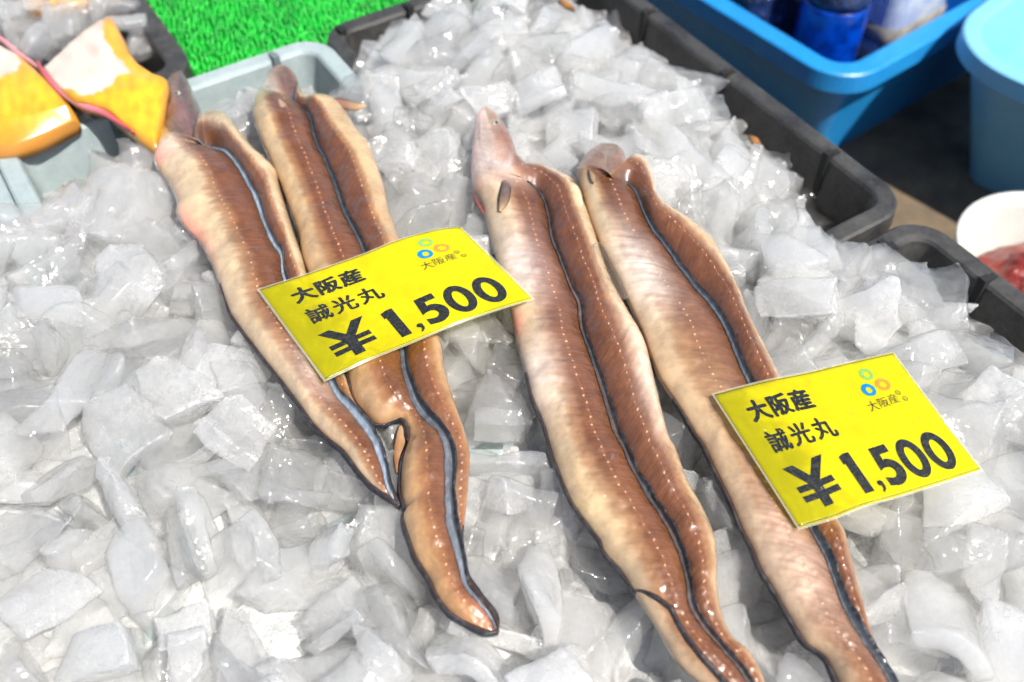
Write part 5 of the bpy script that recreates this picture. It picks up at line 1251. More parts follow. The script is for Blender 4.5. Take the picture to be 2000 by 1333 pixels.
(2,-0.3823,0.3581,0.0292,0.537,0.139,0.291,0.779,1.18,1),(21,-0.2571,0.6321,0.0145,0.168,0.247,0.647,-0.701,1.11,1),(4,-0.1083,0.3694,0.0459,0.134,0.122,0.981,0.062,0.96,1),(19,-0.0153,0.8237,0.0043,0.429,-0.408,0.791,-0.156,1.07,1),
(0,-0.348,0.5278,0.0223,0.08,-0.819,0.568,-0.026,0.84,1),(23,0.224,0.5304,0.0158,0.758,-0.01,0.407,-0.51,1.07,1),(23,-0.0946,0.4798,0.0218,0.589,0.454,-0.292,0.601,0.83,1),(2,-0.1352,0.749,0.0237,0.832,-0.14,0.479,0.242,1.18,1),
(6,0.3097,0.4523,-0.0213,0.071,-0.194,-0.287,0.935,1.08,1),(24,0.275,0.4939,-0.0015,0.024,0.585,0.775,0.238,0.87,1),(3,0.0951,0.4919,0.0303,0.497,-0.065,0.767,0.4,1.08,1),(10,0.2253,0.518,0.0025,0.614,0.566,-0.494,0.243,0.89,1),
(14,0.0678,0.8568,0.0121,0.696,0.27,-0.654,0.124,1.19,1),(25,-0.1242,0.4305,0.0346,0.85,-0.12,0.423,0.291,1.07,1),(18,-0.0886,0.452,0.0315,0.061,0.569,0.255,-0.78,1.03,1),(1,-0.1229,0.7024,0.021,0.551,-0.501,0.487,0.457,0.89,1),
(20,-0.3598,0.566,-0.0166,0.169,0.297,-0.912,-0.225,1.1,1),(12,-0.3585,0.5019,0.006,0.832,-0.545,0.082,0.056,0.82,1),(0,0.152,0.2765,0.0469,0.333,0.819,0.467,-0.027,1.04,1),(17,0.1162,0.3271,0.0396,0.621,-0.205,-0.503,0.565,0.86,1),
(23,-0.2725,0.6221,-0.0092,0.781,0.233,-0.4,-0.419,1.17,1),(1,0.0974,0.8015,-0.0087,0.618,-0.75,0.146,0.184,0.96,1),(3,0.3388,0.4269,-0.011,0.727,-0.197,-0.636,0.167,0.92,1),(19,0.0297,0.5039,0.0259,0.936,-0.071,0.008,-0.344,0.86,1),
(25,0.2334,0.4954,0.0103,0.883,-0.233,-0.304,-0.272,0.88,1),(6,-0.2273,0.655,-0.0182,0.703,0.164,-0.651,0.235,0.97,1),(13,0.1343,0.6806,0.0111,0.569,0.469,0.644,0.203,1.05,1),(21,-0.1315,0.458,0.0239,0.618,0.525,0.499,-0.308,0.95,1),
(21,-0.2974,0.652,-0.0106,0.209,0.47,0.727,0.456,0.96,1),(0,0.0879,0.4461,0.0265,0.814,0.252,-0.489,-0.183,0.93,1),(20,0.0538,0.4766,0.0365,0.879,-0.195,0.198,-0.388,1.12,1),(8,0.3195,0.4093,0.0116,0.167,-0.41,0.895,0.054,1.05,1),
(22,0.1409,0.297,0.0568,0.645,-0.133,-0.237,-0.714,1.21,1),(3,0.2476,0.5671,-0.0217,0.033,0.488,0.87,-0.067,1,1),(8,-0.16,0.7299,-0.0248,0.464,-0.78,-0.416,-0.059,0.94,1),(9,-0.4056,0.5379,-0.0261,0.561,-0.771,-0.297,0.037,1.08,1),
(13,0.2628,0.5336,-0.021,0.538,-0.5,-0.573,0.363,0.95,1),(21,0.0361,0.8644,-0.0043,0.262,0.233,-0.936,0.009,0.83,1),(2,0.1175,0.3724,0.0271,0.456,0.58,-0.655,0.164,0.83,1),(22,0.103,0.4775,0.0427,0.013,-0.335,0.263,-0.905,1.21,1),
(24,-0.2418,0.6688,-0.0075,0.291,-0.154,-0.281,-0.902,0.8,1),(22,0.1848,0.3478,0.0335,0.22,-0.555,-0.019,-0.802,0.8,1),(0,0.2854,0.5024,-0.013,0.171,-0.854,-0.479,0.11,0.8,1),(18,0.2976,0.2707,0.0388,0.468,0.455,0.579,-0.489,1.19,1),
(5,-0.3214,0.3222,0.0221,0.408,0.534,-0.667,-0.321,1.01,1),(24,-0.0024,0.5688,0.0501,0.21,-0.025,-0.976,-0.043,0.82,1),(0,-0.0213,0.8042,0.0159,0.124,0.233,0.879,0.397,0.86,1),(11,-0.0814,0.4279,0.0354,0.554,0.084,0.5,0.661,0.96,1),
(5,0.1149,0.1403,0.0219,0.751,-0.264,0.369,0.48,1.15,1),(5,0.043,0.5139,0.0291,0.186,0.235,0.322,0.898,1.09,1),(15,-0.1528,0.7319,0.009,0.297,-0.051,-0.609,0.733,1.07,1),(7,0.2709,0.5187,0.0104,0.526,-0.091,-0.494,-0.686,0.94,1),
(3,0.0341,0.4375,0.0348,0.365,0.493,0.55,-0.567,0.87,1),(0,0.0641,0.5171,0.0461,0.356,-0.655,0.562,0.357,0.97,1),(0,-0.2189,0.5313,0.0543,0.694,0.032,0.167,-0.7,1.16,1),(25,-0.1552,0.6566,0.02,0.028,0.298,0.887,-0.352,0.9,1),
(4,0.1259,0.7026,0.0242,0.473,0.781,-0.403,-0.067,0.92,1),(1,0.1716,0.686,-0.0412,0.041,-0.766,-0.62,0.164,0.87,1),(2,-0.1723,0.7092,0.0205,0.218,-0.116,-0.383,-0.89,1.15,1),(24,0.0859,0.8203,0.0453,0.741,-0.464,0.162,-0.458,1.09,1),
(0,-0.1181,0.7722,0.048,0.532,0.008,0.812,-0.237,1.04,1),(21,-0.3606,0.5423,0.006,0.366,-0.472,-0.397,-0.697,1.13,1),(15,0.0505,0.8794,0.015,0.637,0.687,0.336,-0.096,0.85,1),(2,-0.2248,0.6665,0.0132,0.218,0.835,0.504,0.044,0.9,1),
(4,-0.4703,0.5244,-0.0383,0.414,-0.416,0.678,0.442,1.17,1),(13,0.0549,0.3789,0.0378,0.649,-0.332,-0.644,-0.231,0.84,1),(4,-0.0797,0.4161,0.0506,0.769,0.212,0.199,-0.569,1.11,1),(1,-0.3617,0.5132,0.0078,0.238,-0.693,-0.678,-0.05,0.92,1),
(16,0.309,0.3253,0.0336,0.628,-0.649,0.398,-0.162,0.85,1),(1,0.0115,0.4733,0.0397,0.296,0.489,0.638,-0.517,0.86,1),(17,-0.4882,0.5058,-0.0315,0.156,0.169,0.432,-0.872,1.11,1),(20,-0.2055,0.5414,0.044,0.079,-0.95,-0.263,-0.149,1.02,1),
(19,0.3516,0.3927,0.0056,0.022,-0.863,0.476,-0.168,1.07,1),(23,-0.0857,0.4547,0.0462,0.211,-0.793,-0.029,-0.571,0.93,1),(15,0.3247,0.4224,0.0198,0.391,0.158,0.548,0.722,1.1,1),(8,-0.3921,0.5215,-0.0118,0.401,0.06,-0.913,-0.043,0.82,1),
(17,0.0713,0.4735,0.0528,0.635,0.269,-0.437,-0.577,1.02,1),(10,-0.1695,0.1532,0.022,0.88,0.297,0.019,-0.37,0.82,1),(25,0.2475,0.5059,0.0255,0.467,-0.354,-0.752,0.302,0.97,1),(8,0.0315,0.455,0.0492,0.135,-0.781,0.453,0.407,1.12,1),
(7,-0.2192,0.7048,-0.017,0.673,-0.684,-0.178,0.218,1.15,1),(9,0.1463,0.6583,0.0447,0.673,0.338,0.22,0.62,0.85,1),(16,-0.3742,0.5812,0.0063,0.575,0.484,0.11,0.65,1.21,1),(20,-0.3463,0.3433,0.0291,0.293,0.808,-0.338,-0.383,1.11,1),
(22,0.3448,0.3341,0.0067,0.236,-0.849,0.115,0.459,0.98,1),(12,0.239,0.5635,0.0023,0.055,-0.09,0.994,-0.036,1,1),(25,-0.2604,0.674,0.0123,0.201,-0.195,0.68,-0.678,0.99,1),(15,-0.4484,0.5554,-0.0374,0.341,0.045,-0.706,-0.619,1.01,1),
(22,-0.3348,0.5561,0.0289,0.85,-0.214,0.162,0.453,1.11,1),(14,-0.328,0.3662,0.0276,0.526,-0.364,0.589,-0.493,0.84,1),(9,-0.2264,0.638,0.0382,0.254,-0.288,-0.1,0.918,1.15,1),(20,0.0876,0.2902,0.0485,0.531,-0.706,-0.452,-0.123,0.81,1),
(20,0.2558,0.5453,-0.0104,0.333,0.745,-0.487,0.312,1.08,1),(18,0.1015,0.7439,0.0137,0.707,0.318,0.307,-0.552,0.84,1),(7,-0.4047,0.5116,-0.0052,0.43,0.03,0.138,-0.892,0.82,1),(5,0.1062,0.3926,0.0512,0.004,-0.563,-0.729,-0.389,1.17,1),
(1,-0.1086,0.4813,0.0413,0.706,0.128,-0.689,0.099,1.19,1),(1,0.3044,0.4723,0.0066,0.676,0.107,0.061,0.727,1.19,1),(22,0.0566,0.5469,0.0665,0.951,-0.231,0.005,0.204,1.09,1),(21,0.1642,0.6844,0.0424,0.268,0.396,0.087,-0.874,1.21,1),
(19,0.0276,0.5071,0.0572,0.52,-0.756,0.007,-0.398,1.2,1),(10,0.0641,0.3856,0.0501,0.708,0.026,0.195,0.678,0.99,1),(7,-0.3321,0.6207,0.0112,0.399,-0.551,-0.62,0.39,1.12,1),(1,-0.4025,0.5525,-0.0052,0.245,0.836,-0.032,-0.49,1.12,1),
(5,-0.0447,0.3118,0.0401,0.376,-0.825,0.126,0.403,1.11,1),(15,0.1856,0.3044,0.0427,0.564,0.006,0.412,0.715,0.82,1),(9,0.0539,0.4311,0.0443,0.231,0.49,0.384,0.747,0.85,1),(5,0.1453,0.7161,0.0285,0.16,0.943,-0.285,0.064,0.83,1),
(18,0.1151,0.429,0.0488,0.756,-0.146,-0.519,0.371,1.06,1),(7,0.3181,0.451,-0.0062,0.33,0.807,-0.383,-0.304,1.07,1),(17,-0.3803,0.3136,0.0307,0.374,-0.893,-0.249,0.038,0.92,1),(19,-0.124,0.7242,0.0315,0.146,-0.261,0.66,-0.689,0.8,1),
(5,-0.2787,0.2185,0.0201,0.01,0.125,0.941,0.314,0.95,1),(3,-0.1449,0.547,0.0325,0.907,-0.23,-0.175,-0.307,1.19,1),(21,-0.0481,0.8034,0.0336,0.189,0.819,0.195,-0.505,0.97,1),(10,0.0265,0.3814,0.0576,0.638,0.183,-0.004,-0.748,1.14,1),
(15,-0.4202,0.5682,-0.0108,0.611,-0.712,-0.05,0.342,0.96,1),(6,0.0129,0.8439,0.0029,0.788,-0.529,0.265,-0.172,1.15,1),(19,-0.1332,0.6837,0.0329,0.973,-0.045,-0.123,0.188,1.02,1),(10,0.3159,0.306,0.0278,0.599,0.697,-0.078,0.387,0.97,1)]          # shape, x, y, z, quaternion, scale, shown

SHAPES = [finish_shape(k, .0010) for k in range(N_SHAPES)]
for me in SHAPES: me.materials.append(M['ice'])

# centre lines of the eels, used to keep ice from poking through them
CL = []
for e in EELS:
    for i in range(0, e['n'], 4):
        m = (e['Lw'][i] + e['Rw'][i]) / 2
        CL.append((m.x, m.y, (e['Rw'][i] - e['Lw'][i]).length / 2, min(e['Lw'][i].z, e['Rw'][i].z)))
CL = np.array(CL)
CARDS = []
for P in (card1, card2):
    CARDS += [P.p(u / 8, v / 5) for u in range(9) for v in range(6)]
CARDS = np.array([tuple(c) for c in CARDS])


SUB = []
for me in SHAPES:
    c = np.zeros(len(me.vertices) * 3); me.vertices.foreach_get('co', c)
    SUB.append(c.reshape(-1, 3)[::24])


def settle(k, x, y, z, q, s):
    """lower a piece until it clears the eels, the cards and the heap's own surface"""
    P = SUB[k] @ (np.array(q.to_matrix()) * s).T + np.array((x, y, z))
    Sz = S(x, y)
    over = float(P[:, 2].max() - (Sz + (.024 if Sz > .0 else .012)))
    near = (np.abs(CL[:, 0] - x) < .09) & (np.abs(CL[:, 1] - y) < .09)
    if near.any():
        c = CL[near]
        d = np.hypot(c[None, :, 0] - P[:, None, 0], c[None, :, 1] - P[:, None, 1]) - c[None, :, 2]
        j = d.argmin(1); dm = d[np.arange(len(P)), j]
        lim = c[j, 3] - .0015 + np.maximum(0, dm) * .7
        ok = dm < .020
        if ok.any(): over = max(over, float((P[ok, 2] - lim[ok]).max()))
    near = (np.abs(CARDS[:, 0] - x) < .06) & (np.abs(CARDS[:, 1] - y) < .06)
    if near.any():
        c = CARDS[near]
        d = np.hypot(c[None, :, 0] - P[:, None, 0], c[None, :, 1] - P[:, None, 1])
        j = d.argmin(1); dm = d[np.arange(len(P)), j]
        ok = dm < .012
        if ok.any(): over = max(over, float((P[ok, 2] - c[j[ok], 2] + .002).max()))
    v = Vector((x, y, 0))
    side = float((P[:, 0] * EA.x + P[:, 1] * EA.y).max()) - (D_RIGHT - .004)
    if side > 0: x -= EA.x * side; y -= EA.y * side
    return x, y, z - max(0, over)


ZONES = [
    ('ice_piece', 'broken piece of frosted ice in the heap left of the eels', 'loose ice left of the eels'),
    ('ice_piece', 'broken piece of ice in the gap between the two price cards', 'loose ice between the price cards'),
    ('ice_piece', 'broken piece of ice in the heap right of the eels, by the right price card', 'loose ice right of the eels'),
    ('ice_piece', 'broken piece of ice in the black crate behind the eel heads', 'loose ice behind the eel heads'),
    ('ice_piece', 'clear wet piece of ice lying along the wall of the black crate', 'wet ice along the black crate wall'),
    ('ice_piece', 'broken piece of ice in the foreground around the curled eel tail', 'loose ice in the foreground'),
    ('ice_piece', 'piece of melting ice against the pale grey crate wall', 'melting ice in the grey crate corner'),
]


def zone(x, y):
    v = Vector((x, y, 0)); a, b = ab(v)
    cf = y * math.cos(PITCH) + (CAMH - .03) * math.sin(PITCH); cu = y * math.sin(PITCH) - (CAMH - .03) * math.cos(PITCH)
    px = 1000 + FPX * x / cf; py = 666.5 - FPX * cu / cf
    if D_RIGHT - a < .045: return 4
    if b - G_BACK < .07 and a < GD_SPLIT: return 6
    if a > GD_SPLIT and b < D_JOINT and py < 420 and px > 560: return 3
    e1x = np.interp(py, [140, 400, 740, 990, 1240, 1333], [330, 345, 545, 770, 960, 1000])
    if px < e1x: return 0 if py < 980 else 5
    e4x = np.interp(py, [280, 450, 720, 1030, 1333], [1250, 1380, 1520, 1650, 1750])
    if px > e4x: return 2
    return 5 if py > 980 else 1


ICE_SCALE = 1.10
loose_v, loose_f, nv_ = [], [], 0
LOW = {}
for (k, x, y, z, qw, qx, qy, qz, s, flag) in ICE:
    s *= ICE_SCALE
    q = Quaternion((qw, qx, qy, qz)).normalized()
    x, y, z = settle(k, x, y, z, q, s)
    if flag == 0:
        zn = ZONES[zone(x, y)]
        o = bpy.data.objects.new(zn[0], SHAPES[k]); link(o)
        o.rotation_mode = 'QUATERNION'; o.rotation_quaternion = q; o.scale = (s, s, s); o.location = (x, y, z)
        tag(o, zn[1], 'ice', zn[2])
        pick = (int(abs(x) * 7919) + int(y * 6131) + k) % 10
        alt = M['ice_clear'] if zn is ZONES[4] else M['ice_milky'] if pick < 3 else M['ice_glassy'] if pick < 6 else None
        if alt:
            o.material_slots[0].link = 'OBJECT'; o.material_slots[0].material = alt
    else:
        if k not in LOW:
            me = finish_shape(k, .0021)
            c = np.zeros(len(me.vertices) * 3); me.vertices.foreach_get('co', c)
            LOW[k] = (c.reshape(-1, 3), [tuple(p.vertices) for p in me.polygons]); bpy.data.meshes.remove(me)
        c, fc = LOW[k]
        mtx = np.array(q.to_matrix()) * s
        loose_v.append(c @ mtx.T + np.array((x, y, z)))
        loose_f += [tuple(i + nv_ for i in f) for f in fc]
        nv_ += len(c)
# the heap goes on towards the viewer and to the left, past what the photograph shows
re_ = random.Random(77)
for _ in range(700):
    x, y = re_.uniform(-.62, .60), re_.uniform(-.06, .55)
    a, b = ab(Vector((x, y, 0)))
    cf = y * math.cos(PITCH) + (CAMH - .03) * math.sin(PITCH); cu = y * math.sin(PITCH) - (CAMH - .03) * math.cos(PITCH)
    px = 1000 + FPX * x / cf; py = 666.5 - FPX * cu / cf
    if (-110 < px < 2110 and py < 1440) or not (G_LEFT - .26 < a < D_RIGHT - .02) or not (G_BACK + .02 < b < .15): continue
    k = re_.randrange(N_SHAPES); s = ICE_SCALE * re_.uniform(.85, 1.2)
    q = Quaternion((re_.gauss(0, 1), re_.gauss(0, .5), re_.gauss(0, .5), re_.gauss(0, 1))).normalized()
    x, y, z = settle(k, x, y, S(x, y) + re_.uniform(-.012, .006), q, s)
    if k not in LOW:
        me = finish_shape(k, .0021)
        c = np.zeros(len(me.vertices) * 3); me.vertices.foreach_get('co', c)
        LOW[k] = (c.reshape(-1, 3), [tuple(p.vertices) for p in me.polygons]); bpy.data.meshes.remove(me)
    c, fc = LOW[k]
    loose_v.append(c @ (np.array(q.to_matrix()) * s).T + np.array((x, y, z)))
    loose_f += [tuple(i + nv_ for i in f) for f in fc]
    nv_ += len(c)
if loose_v:
    me = np_mesh('crushed_ice', np.concatenate(loose_v), loose_f)
    me.polygons.foreach_set('use_smooth', [True] * len(me.polygons)); me.materials.append(M['ice'])
    tag(link(bpy.data.objects.new('crushed_ice', me)), 'small broken ice filling the crates beneath the larger pieces', 'crushed ice', kind='stuff')

# packed fine ice and melt water lower down in the crates
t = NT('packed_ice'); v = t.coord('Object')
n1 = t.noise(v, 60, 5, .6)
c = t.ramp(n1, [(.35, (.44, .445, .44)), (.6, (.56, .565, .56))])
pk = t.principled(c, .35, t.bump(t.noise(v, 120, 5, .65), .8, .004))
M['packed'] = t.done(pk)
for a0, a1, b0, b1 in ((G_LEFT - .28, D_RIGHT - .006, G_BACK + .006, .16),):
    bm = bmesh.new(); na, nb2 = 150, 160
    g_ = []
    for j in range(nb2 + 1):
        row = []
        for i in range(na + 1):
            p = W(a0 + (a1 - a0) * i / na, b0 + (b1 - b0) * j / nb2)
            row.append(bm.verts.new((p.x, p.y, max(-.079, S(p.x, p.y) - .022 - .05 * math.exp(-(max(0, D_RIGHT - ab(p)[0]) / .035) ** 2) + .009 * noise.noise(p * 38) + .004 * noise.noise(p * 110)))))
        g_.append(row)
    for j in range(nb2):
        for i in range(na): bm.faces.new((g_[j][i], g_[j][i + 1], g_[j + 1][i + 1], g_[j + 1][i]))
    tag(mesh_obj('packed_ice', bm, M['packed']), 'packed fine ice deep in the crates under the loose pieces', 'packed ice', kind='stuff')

# ------------------------------------------------------------------ fish fillets at top left
t = NT('fillet_skin')
attr = t.n('ShaderNodeVertexColor'); attr.layer_name = 'Col'
oc = t.coord('Object')
cc = t.mix(t.ramp(t.noise(oc, 180, 4), [(.4, 0.0), (.7, .25)]), attr.outputs[0], (.80, .50, .05))
nb = t.bump(t.math('ADD', t.noise(oc, 60, 3), t.math('MULTIPLY', t.noise(oc, 500, 3), .3)), .25, .002)
M['fillet'] = t.done(t.principled(attr.outputs[0], .33, nb, Coat_Weight=.7, Coat_Roughness=.12, Subsurface_Weight=.2, Subsurface_Scale=.004))


def inpoly(p, P):
    c = False; n = len(P)
    for i in range(n):
        a, b = P[i], P[(i + 1) % n]
        if (a[1] > p[1]) != (b[1] > p[1]) and p[0] < (b[0] - a[0]) * (p[1] - a[1]) / (b[1] - a[1]) + a[0]: c = not c
    return c


def sdist(p, P):
    d = 1e9; n = len(P); p = np.array(p)
    for i in range(n):
        a = np.array(P[i]); b = np.array(P[(i + 1) % n]); t_ = np.clip(np.dot(p - a, b - a) / (np.dot(b - a, b - a) + 1e-9), 0, 1)
        d = min(d, np.linalg.norm(p - a - (b - a) * t_))
    return d if inpoly(p, P) else -d


def fillet(patch, label, white, thick, cut_side=None, amber=None, seed=0, nu=70, nv=60):
    c0 = patch.p(.5, .5)
    root = empty('fish_fillet', c0); tag(root, label, 'fish fillet', 'yellow and white fillets')
    bm = bmesh.new(); cl = bm.verts.layers.float_color.new('Col')
    top = []
    for j in range(nv + 1):
        row = []
        for i in range(nu + 1):
            u, v = i / nu, j / nv
            ed = min(u, 1 - u, v, 1 - v)
            p = patch.p(u, v, -thick * .35 * (1 - min(1, ed / .05)) ** 2 + .0012 * noise.noise(Vector((u * 5, v * 5, seed))))
            q = patch.px(u, v)
            n_ = noise.noise(Vector((q[0] * .035, q[1] * .035, seed))) * 9 + noise.noise(Vector((q[0] * .12, q[1] * .12, seed))) * 4
            m = float(sstep(-2, 3, np.array(sdist(q, white) + n_))) if white else 0
            yl = np.array((.72, .37, .016)) * (1 + .30 * noise.noise(Vector((q[0] * .06, q[1] * .045, seed + 2))) + .10 * noise.noise(Vector((q[0] * .3, q[1] * .2, seed))) + .18 * noise.noise(Vector((q[0] * .02, q[1] * .02, seed + 3))))
            if amber: 
                a_ = float(sstep(*amber, np.array(v + .12 * noise.noise(Vector((q[0] * .03, q[1] * .03, 8)))))); yl = yl * (1 - a_) + np.array((.55, .24, .02)) * a_
            eb_ = float(sstep(.10, .0, np.array(ed + .04 * noise.noise(Vector((q[0] * .05, q[1] * .05, 4)))))); yl = yl * (1 - .6 * eb_) + np.array((.42, .17, .03)) * .6 * eb_
            wh = np.array((.64, .55, .46)) + np.array((.02, -.22, -.20)) * max(0, noise.noise(Vector((q[0] * .03, q[1] * .03, seed + 7))))
            c = yl * (1 - m) + wh * m
            vv = bm.verts.new(p); vv[cl] = (*np.clip(c, 0.004, .9), 1); row.append(vv)
        top.append(row)
    for j in range(nv):
        for i in range(nu): bm.faces.new((top[j][i], top[j][i + 1], top[j + 1][i + 1], top[j + 1][i]))
    brd = top[0] + [q[-1] for q in top[1:]] + top[-1][-2::-1] + [q[0] for q in top[-2:0:-1]]
    lo = []
    for v_ in brd:
        w = bm.verts.new(v_.co - Vector((0, 0, thick * .6))); w[cl] = v_[cl]; lo.append(w)
    for k in range(len(brd)): bm.faces.new((brd[k], lo[k], lo[(k + 1) % len(lo)], brd[(k + 1) % len(lo)]))
    bm.faces.new(lo)
    mesh_obj('flesh', bm, M['fillet'], root)
    if cut_side:
        pts, hw, c_in, c_out = cut_side
        leaf_part('cut_edge', root, pts, lambda q, m: hw(q, m), [(0, c_in), (.5, c_out), (1, c_in)], M['fillet'], thick=.003, n=40)
    return root


fz = .016
f1 = Patch([(80, 128), (110, 100), (150, 62), (190, 34), (214, 24)], [(205, 214), (230, 236), (270, 268), (306, 292)],
           [(80, 128), (102, 160), (140, 190), (170, 204), (205, 214)], [(214, 24), (240, 70), (262, 112), (300, 140), (326, 152), (322, 200), (313, 250), (306, 292)],
           lambda u, v: .020 + .008 * math.sin(PI * min(max(v, 0), 1)) + .004 * math.sin(PI * min(max(u, 0), 1)) - .012 * max(0, v - .6))
RED = (.48, .05, .07); REDP = (.62, .22, .24)
fillet(f1, 'fish fillet with a creamy white patch and a raw red cut edge', [(70, 128), (150, 58), (195, 20), (206, 75), (222, 105), (256, 140), (226, 152), (205, 172), (186, 188), (150, 182), (110, 165)], .010,
       cut_side=([(74, 122, 2), (88, 146, 6), (118, 178, 8), (160, 204, 9), (200, 220, 7), (235, 243, 4), (262, 262, 1)], lambda q, m: .0245 - .006 * q, RED, REDP), seed=1)
f0 = Patch([(-90, 40), (-40, 60), (0, 84), (36, 108)], [(-90, 300), (-30, 296), (30, 290), (90, 268), (146, 240)],
           [(-90, 40), (-95, 170), (-90, 300)], [(36, 108), (70, 134), (100, 162), (128, 192), (150, 226), (146, 240)],
           lambda u, v: .018 + .006 * math.sin(PI * min(max(v, 0), 1)) - .008 * max(0, v - .75) / .25)
fillet(f0, 'yellow fish fillet cut off by the left edge, amber at its rounded end', [(-90, 20), (0, 70), (52, 126), (36, 136), (0, 150), (-90, 190)], .012,
       cut_side=([(-20, 62, 3), (8, 82, 5), (40, 108, 6), (72, 132, 4), (92, 150, 1)], lambda q, m: .018, (.55, .20, .20), (.62, .30, .32)), amber=(.62, .98), seed=5)
f2 = Patch([(20, -60), (100, -70), (200, -70), (262, -40)], [(40, 18), (90, 22), (150, 4), (220, -8), (258, -4)],
           [(20, -60), (30, -20), (40, 18)], [(262, -40), (262, -20), (258, -4)], lambda u, v: .006)
fillet(f2, 'yellow fish fillet half hidden by ice in the back of the dark crate', None, .010, seed=9, nu=30, nv=20)
# ice lumps in the fish crate
rr = random.Random(12)
for (px, py, z, s) in ((68, 76, .026, .95), (40, 40, .012, .9), (92, 30, .012, 1.0), (118, 42, .020, 1.0), (150, 22, .016, .9), (12, 30, .014, 1.0), (250, 48, .010, .9), (262, 78, -.004, .7), (276, 100, -.012, .6), (20, 60, .006, .9), (60, 8, .008, 1.0),
                       (110, 66, .004, .8), (200, 6, .012, .9), (235, 20, .004, .8), (160, 216, .002, .7), (176, 226, .0, .6), (-20, 20, .01, 1), (40, 70, -.004, 1), (100, 90, -.006, 1), (150, 45, -.004, 1)):
    p = at(px, py, z)
    o = bpy.data.objects.new('ice_piece', SHAPES[rr.randrange(N_SHAPES)]); link(o)
    o.rotation_mode = 'QUATERNION'; o.rotation_quaternion = Quaternion((rr.gauss(0, 1), rr.gauss(0, 1), rr.gauss(0, 1), rr.gauss(0, 1))).normalized()
    o.scale = (s * .95,) * 3; o.location = p
    tag(o, 'greyish melting lump of ice beside the yellow fillets', 'ice', 'ice around the yellow fillets')
# packed bed in the fish crate
bm = bmesh.new(); g_ = []
for j in range(31):
    row = []
    for i in range(31):
        p = W(FR - .295 + .285 * i / 30, G_BACK - .415 + .38 * j / 30)
        row.append(bm.verts.new((p.x, p.y, -.030 + .006 * noise.noise(p * 45) - .035 * max(0, 1 - (FR - ab(p)[0]) / .06))))
    g_.append(row)
for j in range(30):
    for i in range(30): bm.faces.new((g_[j][i], g_[j][i + 1], g_[j + 1][i + 1], g_[j + 1][i]))
t = NT('grey_slush'); v = t.coord('Object')
M['slush'] = t.done(t.principled(t.ramp(t.noise(v, 70, 5), [(.35, (.10, .09, .085)), (.65, (.26, .24, .22))]), .25, t.bump(t.noise(v, 130, 5), .7, .003)))
tag(mesh_obj('slush', bm, M['slush']), 'grey slush in the crate under the yellow fillets', 'slush', kind='stuff')

# clear splinter of ice lying between the two right eels
bm = bmesh.new()
pa, pb = at(1166, 478, .050), at(1222, 582, .050)
ax = (pb - pa); L_ = ax.length; ax.normalize(); sd = Vector((-ax.y, ax.x, 0))
prev = None
for i in range(15):
    q = i / 14; w = .0062 * math.sin(PI * (q * .86 + .10)) ** .6; h = .0042 * math.sin(PI * (q * .86 + .10)) ** .5
    c = pa.lerp(pb, q)
    row = [bm.verts.new(c + sd * (w * math.cos(2 * PI * k / 10) * (1 + .1 * noise.noise(Vector((q * 9, k, 1))))) + Vector((0, 0, h * math.sin(2 * PI * k / 10)))) for k in range(10)]
    if prev:
        for k in range(10): bm.faces.new((prev[k], prev[(k + 1) % 10], row[(k + 1) % 10], row[k]))
    else: bm.faces.new(row)
    prev = row
bm.faces.new(prev[::-1])
t = NT('clear_ice'); v = t.coord('Object')
nrm = t.bump(t.noise(v, 220, 3), .6, .0015)
tp = t.n('ShaderNodeBsdfTransparent'); gl = t.n('ShaderNodeBsdfGlossy'); gl.inputs['Roughness'].default_value = .06; t.l(nrm, gl.inputs['Normal'])
df = t.n('ShaderNodeBsdfTranslucent'); t.l(nrm, df.inputs['Normal'])
fr = t.n('ShaderNodeFresnel'); fr.inputs['IOR'].default_value = 1.35; t.l(nrm, fr.inputs['Normal'])
geo = t.n('ShaderNodeNewGeometry')
M['clear'] = t.done(t.mixs(t.math('MULTIPLY', fr.outputs[0], t.math('SUBTRACT', 1.0, geo.outputs['Backfacing'])), t.mixs(.88, df.outputs[0], tp.outputs[0]), gl.outputs[0]))
tag(mesh_obj('ice_splinter', bm, M['clear'], origin=pa.lerp(pb, .5)), 'long clear splinter of ice lying between the two right eels', 'ice')

# added orange brown chips, standing in for reflections between ice and black wall
t = NT('painted_reflection'); attr = t.n('ShaderNodeVertexColor'); attr.layer_name = 'Col'
M['chip'] = t.done(t.principled(attr.outputs[0], .3, None, Coat_Weight=.5))
for pts, z_, lab in (([(1462, 268, 3), (1474, 276, 9), (1486, 290, 4)], -.018, 'orange brown scrap standing in for a reflection between ice and black wall, below the big tub'),
                     ([(1090, 4, 3), (1106, 10, 8), (1122, 22, 3)], -.006, 'orange brown scrap standing in for a reflection at the far end of the back crate')):
    for _ in range(4):
        o0 = at(*pts[1][:2], z_); z_ = S(o0.x, o0.y) + .017
    rt = empty('reflection_chip', o0); tag(rt, lab, 'chip')
    leaf_part('reflected_tint', rt, pts, lambda q, m, zz=z_: zz + .004 * q, [(0, (.10, .045, .015)), (.5, (.46, .20, .04)), (1, (.16, .07, .02))], M['chip'], thick=.002, n=14)

# ------------------------------------------------------------------ blue tubs, bottles, bowl
def tub(name, corner, rz, sx, sy, sgnx, sgny, mat, label, cat, depth, r, rim, lip, draft=.16):
    """corner = near outer rim corner; the tub runs sx along local x (sign) and sy along local y"""
    ux = Vector((math.cos(rz), math.sin(rz), 0)); uy = Vector((-math.sin(rz), math.cos(rz), 0))
    c = corner + ux * sgnx * sx / 2 + uy * sgny * sy / 2
    return tray(name, c, rz, sx / 2 - rim, sy / 2 - rim, mat, label, cat, depth=depth, r=r, rim=rim, th=.004, draft=draft, lip=lip)


